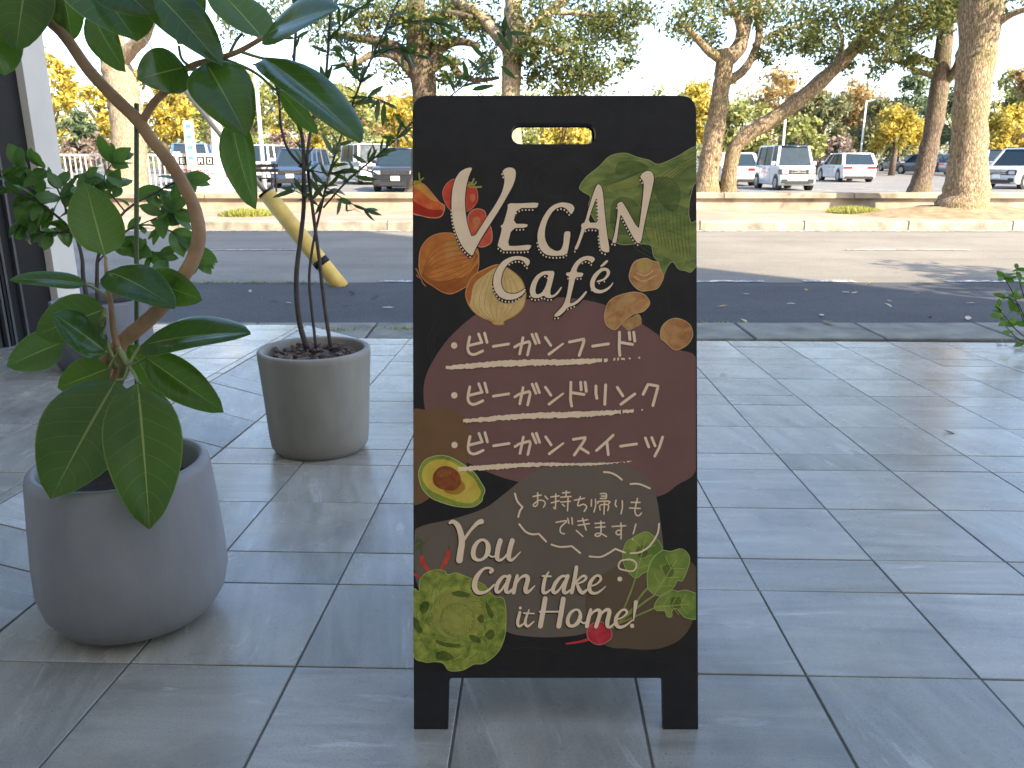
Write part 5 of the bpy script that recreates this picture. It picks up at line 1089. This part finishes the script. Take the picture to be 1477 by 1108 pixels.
    for sx_ in (f0-.72 if kind != 'box' else f0-.52, r0+.75 if kind != 'box' else r0+.42):
        for s_ in (-1, 1):
            MB().tube([(sx_, s_*(Wd/2-.10), wr+.03), (sx_, s_*(Wd/2+.004), wr+.03)], wr+.055, 24).build('wheel_arch', M_BLKP, c)
            w = MB().tube([(sx_, s_*(Wd/2-.20), wr), (sx_, s_*(Wd/2-.01), wr), (sx_, s_*(Wd/2+.012), wr)], [wr, wr, wr*.92], 24).build('wheel', M_TYRE, c)
            MB().tube([(sx_, s_*(Wd/2+.0125), wr), (sx_, s_*(Wd/2+.02), wr)], wr*.66, 18).build('rim', M_RIM, w)
    for s_ in (-1, 1):
        hl = MB().box((f0-.28, s_*(Wd/2-.20)-.20, hz-.34), (f0+.010, s_*(Wd/2-.20)+.185, hz-.13), .02).build('headlight', M_BLKP, c)
        MB().box((f0-.05, s_*(Wd/2-.20)-.13, hz-.30), (f0+.022, s_*(Wd/2-.20)+.13, hz-.17), .01).build('lens', M_HL, hl)
        MB().box((f0-.05, s_*(Wd/2-.20)-.12, gl+.10), (f0+.016, s_*(Wd/2-.20)+.12, gl+.26), .01).build('fog_light', M_BLKP, c)
        if kind in ('box','van','mini'): MB().box((r0-.012, s_*(Wd/2-.10)-.06, .75), (r0+.12, s_*(Wd/2-.10)+.06, 1.15), .01).build('tail_light', M_TL, c)
        else: MB().box((r0-.012, s_*(Wd/2-.26)-.22, zb-.20), (r0+.15, s_*(Wd/2-.26)+.22, zb-.08), .01).build('tail_light', M_TL, c)
        MB().box((fb_-.22, s_*(Wd/2+.09)-.09, zb+.02), (fb_-.10, s_*(Wd/2+.09)+.09, zb+.17), .03).build('mirror', m, c)
    MB().box((f0-.06, -Wd/2+.36, hz-.33), (f0+.012, Wd/2-.36, hz-.15), .01).build('grille', M_BLKP, c)
    MB().box((f0-.06, -Wd/2+.25, gl+.05), (f0+.018, Wd/2-.25, gl+.19), .01).build('lower_grille', M_BLKP, c)
    for zz in (.20, .27): MB().box((f0+.0125, -Wd/2+.44, hz-zz), (f0+.02, Wd/2-.44, hz-zz+.022)).build('chrome_bar', M_CHR, c)
    for s_ in (-1, 1):
        for t in (.22, .47, .72):
            xx = rb_+(fb_-rb_)*t; MB().box((xx-.008, s_*Wd/2*.9995-.003, gl+.12), (xx+.008, s_*Wd/2*.9995+.003, zb-.03)).build('door_gap', M_BLKP, c)
            if t > .3: MB().box((xx-.26, s_*(Wd/2+.012)-.014, zb-.17), (xx-.10, s_*(Wd/2+.012)+.014, zb-.13)).build('door_handle', M_CHR, c)
    MB().box((f0+.006, -.17, gl+.24), (f0+.026, .17, gl+.41)).build('number_plate', M_PLT, c); MB().box((r0-.02, -.17, gl+.36), (r0-.004, .17, gl+.53)).build('number_plate', M_PLT, c)
    MB().box((r0-.015, -Wd/2+.15, gl-.02), (r0+.2, Wd/2-.15, gl+.12), .01).build('rear_bumper', M_BLKP, c)
    if emblem == 'diamonds':
        for k in range(3):
            a = math.pi/2+k*2.094; d = Vector((0, math.cos(a), math.sin(a))); s2_ = Vector((0, -d.z, d.y)); o0 = Vector((f0+.024, 0, hz-.215))
            obj('emblem', mesh('emblem', [o0, o0+d*.035+s2_*.018, o0+d*.07, o0+d*.035-s2_*.018], [(0,1,2,3)]), M_CHR, c)
    if emblem == 'bars':
        MB().box((f0+.022, -.045, hz-.27), (f0+.027, -.03, hz-.18)).box((f0+.022, .03, hz-.27), (f0+.027, .045, hz-.18)).box((f0+.022, -.0299, hz-.235), (f0+.027, .0299, hz-.22)).build('emblem', M_CHR, c)
    return c
WHT, NAVY, SIL, GRY = (.62,.63,.64), (.035,.06,.12), (.50,.52,.53), (.16,.17,.17)
FR, BK = -math.pi/2, math.pi/2
car('boxy white kei van facing the road right of the sign', 11.5, 35.3, FR+.02, WHT, 'box', 'white car paint', 'bars', 'van')
car('white hatchback seen from behind right of the boxy white van', 18.6, 46.6, BK-.05, WHT, 'hatch', 'white car paint')
car('black SUV facing the road at the sign\'s left edge', -4.5, 34.4, FR, BLK, 'suv', 'black car paint', 'diamonds')
car('dark blue car facing the road behind the slender potted stems', -9.6, 38.2, FR, NAVY, 'mini', 'navy car paint')
car('white minivan parked between the blue car and black SUV', -7.4, 42.5, FR+.4, WHT, 'van', 'white car paint', None, 'van')
car('blue minivan behind the white railing fence', -15.6, 41, FR+.3, (.08,.16,.34), 'van', 'blue car paint', None, 'van')
car('white van behind the white lamp column', -13.6, 46, FR, WHT, 'van', 'white car paint', None, 'van')
car('silver minivan cut by the right edge behind the thick trunk', 22.6, 36.5, math.pi+.45, SIL, 'mini', 'silver car paint', None, 'van')
car('small white van right of the thick trunk in the distance', 31.5, 55, FR-.2, WHT, 'box', 'white car paint', None, 'van')
car('dark grey wagon far off left of the slim leaning trunk', 35.5, 77, BK, GRY, 'wagon', 'grey car paint')
car('dark blue hatchback between the two right trunks', 31.6, 64, BK+.3, NAVY, 'hatch', 'navy car paint')
car('grey-blue car just left of the slim leaning trunk', 38.6, 80, BK, (.10,.12,.16), 'wagon', 'slate car paint')
car('white car half hidden behind the forked mossy tree', 10.6, 41, BK, WHT, 'hatch', 'white car paint')
car('white car in the distance just right of the forked tree', 17.3, 66, FR, WHT, 'wagon', 'white car paint')
car('black car in the distance left of the boxy white van', 18.6, 60, FR, BLK, 'mini', 'black car paint')
# ================================================================ SMALL THINGS ON THE GROUND
def m_dry(name, c): return simple(name, c, .7, var=.3, scale=30)
FLV = []
for k in range(4):
    v, f, uv = leaf_me((-.035,0,0), (.04,0,.0), .032, 0, 22+8*k, -.15+.1*k, 'ellipse', (0,0,1), 6, 2); FLV.append((v, f))
def fallen(p, label, mat, s_=1.0, nrm=EZ, group='fallen leaves'):
    v, f = random.choice(FLV); o = obj('fallen_leaf', mesh('fallen_leaf', v, f, True), mat); o.location = Vector(p)+Vector((0,0,.007*s_)); o.rotation_euler = (random.gauss(0,.12), random.gauss(0,.12), random.random()*6.3); o.scale = (s_,)*3
    tag(o, label, 'leaf', group)
PALE, YEL, DRK = m_dry('pale dry leaf', (.50,.44,.32)), m_dry('yellow dry leaf', (.42,.30,.07)), m_dry('dark dry leaf', (.07,.05,.035))
FLL = ((361,421,PALE,1.3),(508,424,PALE,1.6),(415,438,PALE,1.2),(560,445,PALE,1.4),(540,430,YEL,1.2),(1219,423,PALE,1.5),(1232,423,PALE,1),(1255,410,YEL,1.7),(1141,439,PALE,1.1),(1185,456,PALE,1.3),(1281,441,PALE,1.2),(1396,461,PALE,1.8),(1341,458,PALE,1.1),(1073,464,PALE,1.4),(1042,443,YEL,1.4),(1077,425,PALE,1.0),(1163,419,YEL,1.1),(1323,424,PALE,1.0),(1400,438,PALE,1.1),(395,436,DRK,1.2),(500,442,DRK,1.0),(1283,435,YEL,1.0))
ORD = ['first','second','third','fourth','fifth','sixth','seventh','eighth','ninth','tenth','eleventh','twelfth']
for mt in (PALE, YEL, DRK):
    for side in (-1, 1):
        grp = sorted([q for q in FLL if q[2] is mt and (q[0]-800)*side > 0], key=lambda q: abs(q[0]-800))
        for k, (x, y, _, s_) in enumerate(grp):
            fallen(at_z(x, y, 0), ORD[k]+' '+mt.name+' '+('leftwards' if side < 0 else 'rightwards')+' from the sign on the shaded asphalt', mt, s_, group=mt.name+'s on the asphalt')
fallen(at_z(1196, 467, .02), 'brown curled leaf lying on the gutter blocks right of the sign', m_dry('brown dry leaf', (.22,.14,.06)), 2.2)
fallen(on_floor(1369, 625), 'dark curled leaf lying on the terrace tiles at right', DRK, .8)
fallen(on_floor(1044, 541), 'pale round leaf lying on the far terrace tiles right of the sign', PALE, .9)
fallen(on_floor(270, 586), 'dark leaf on the tiles behind the rubber plant', DRK, .7)
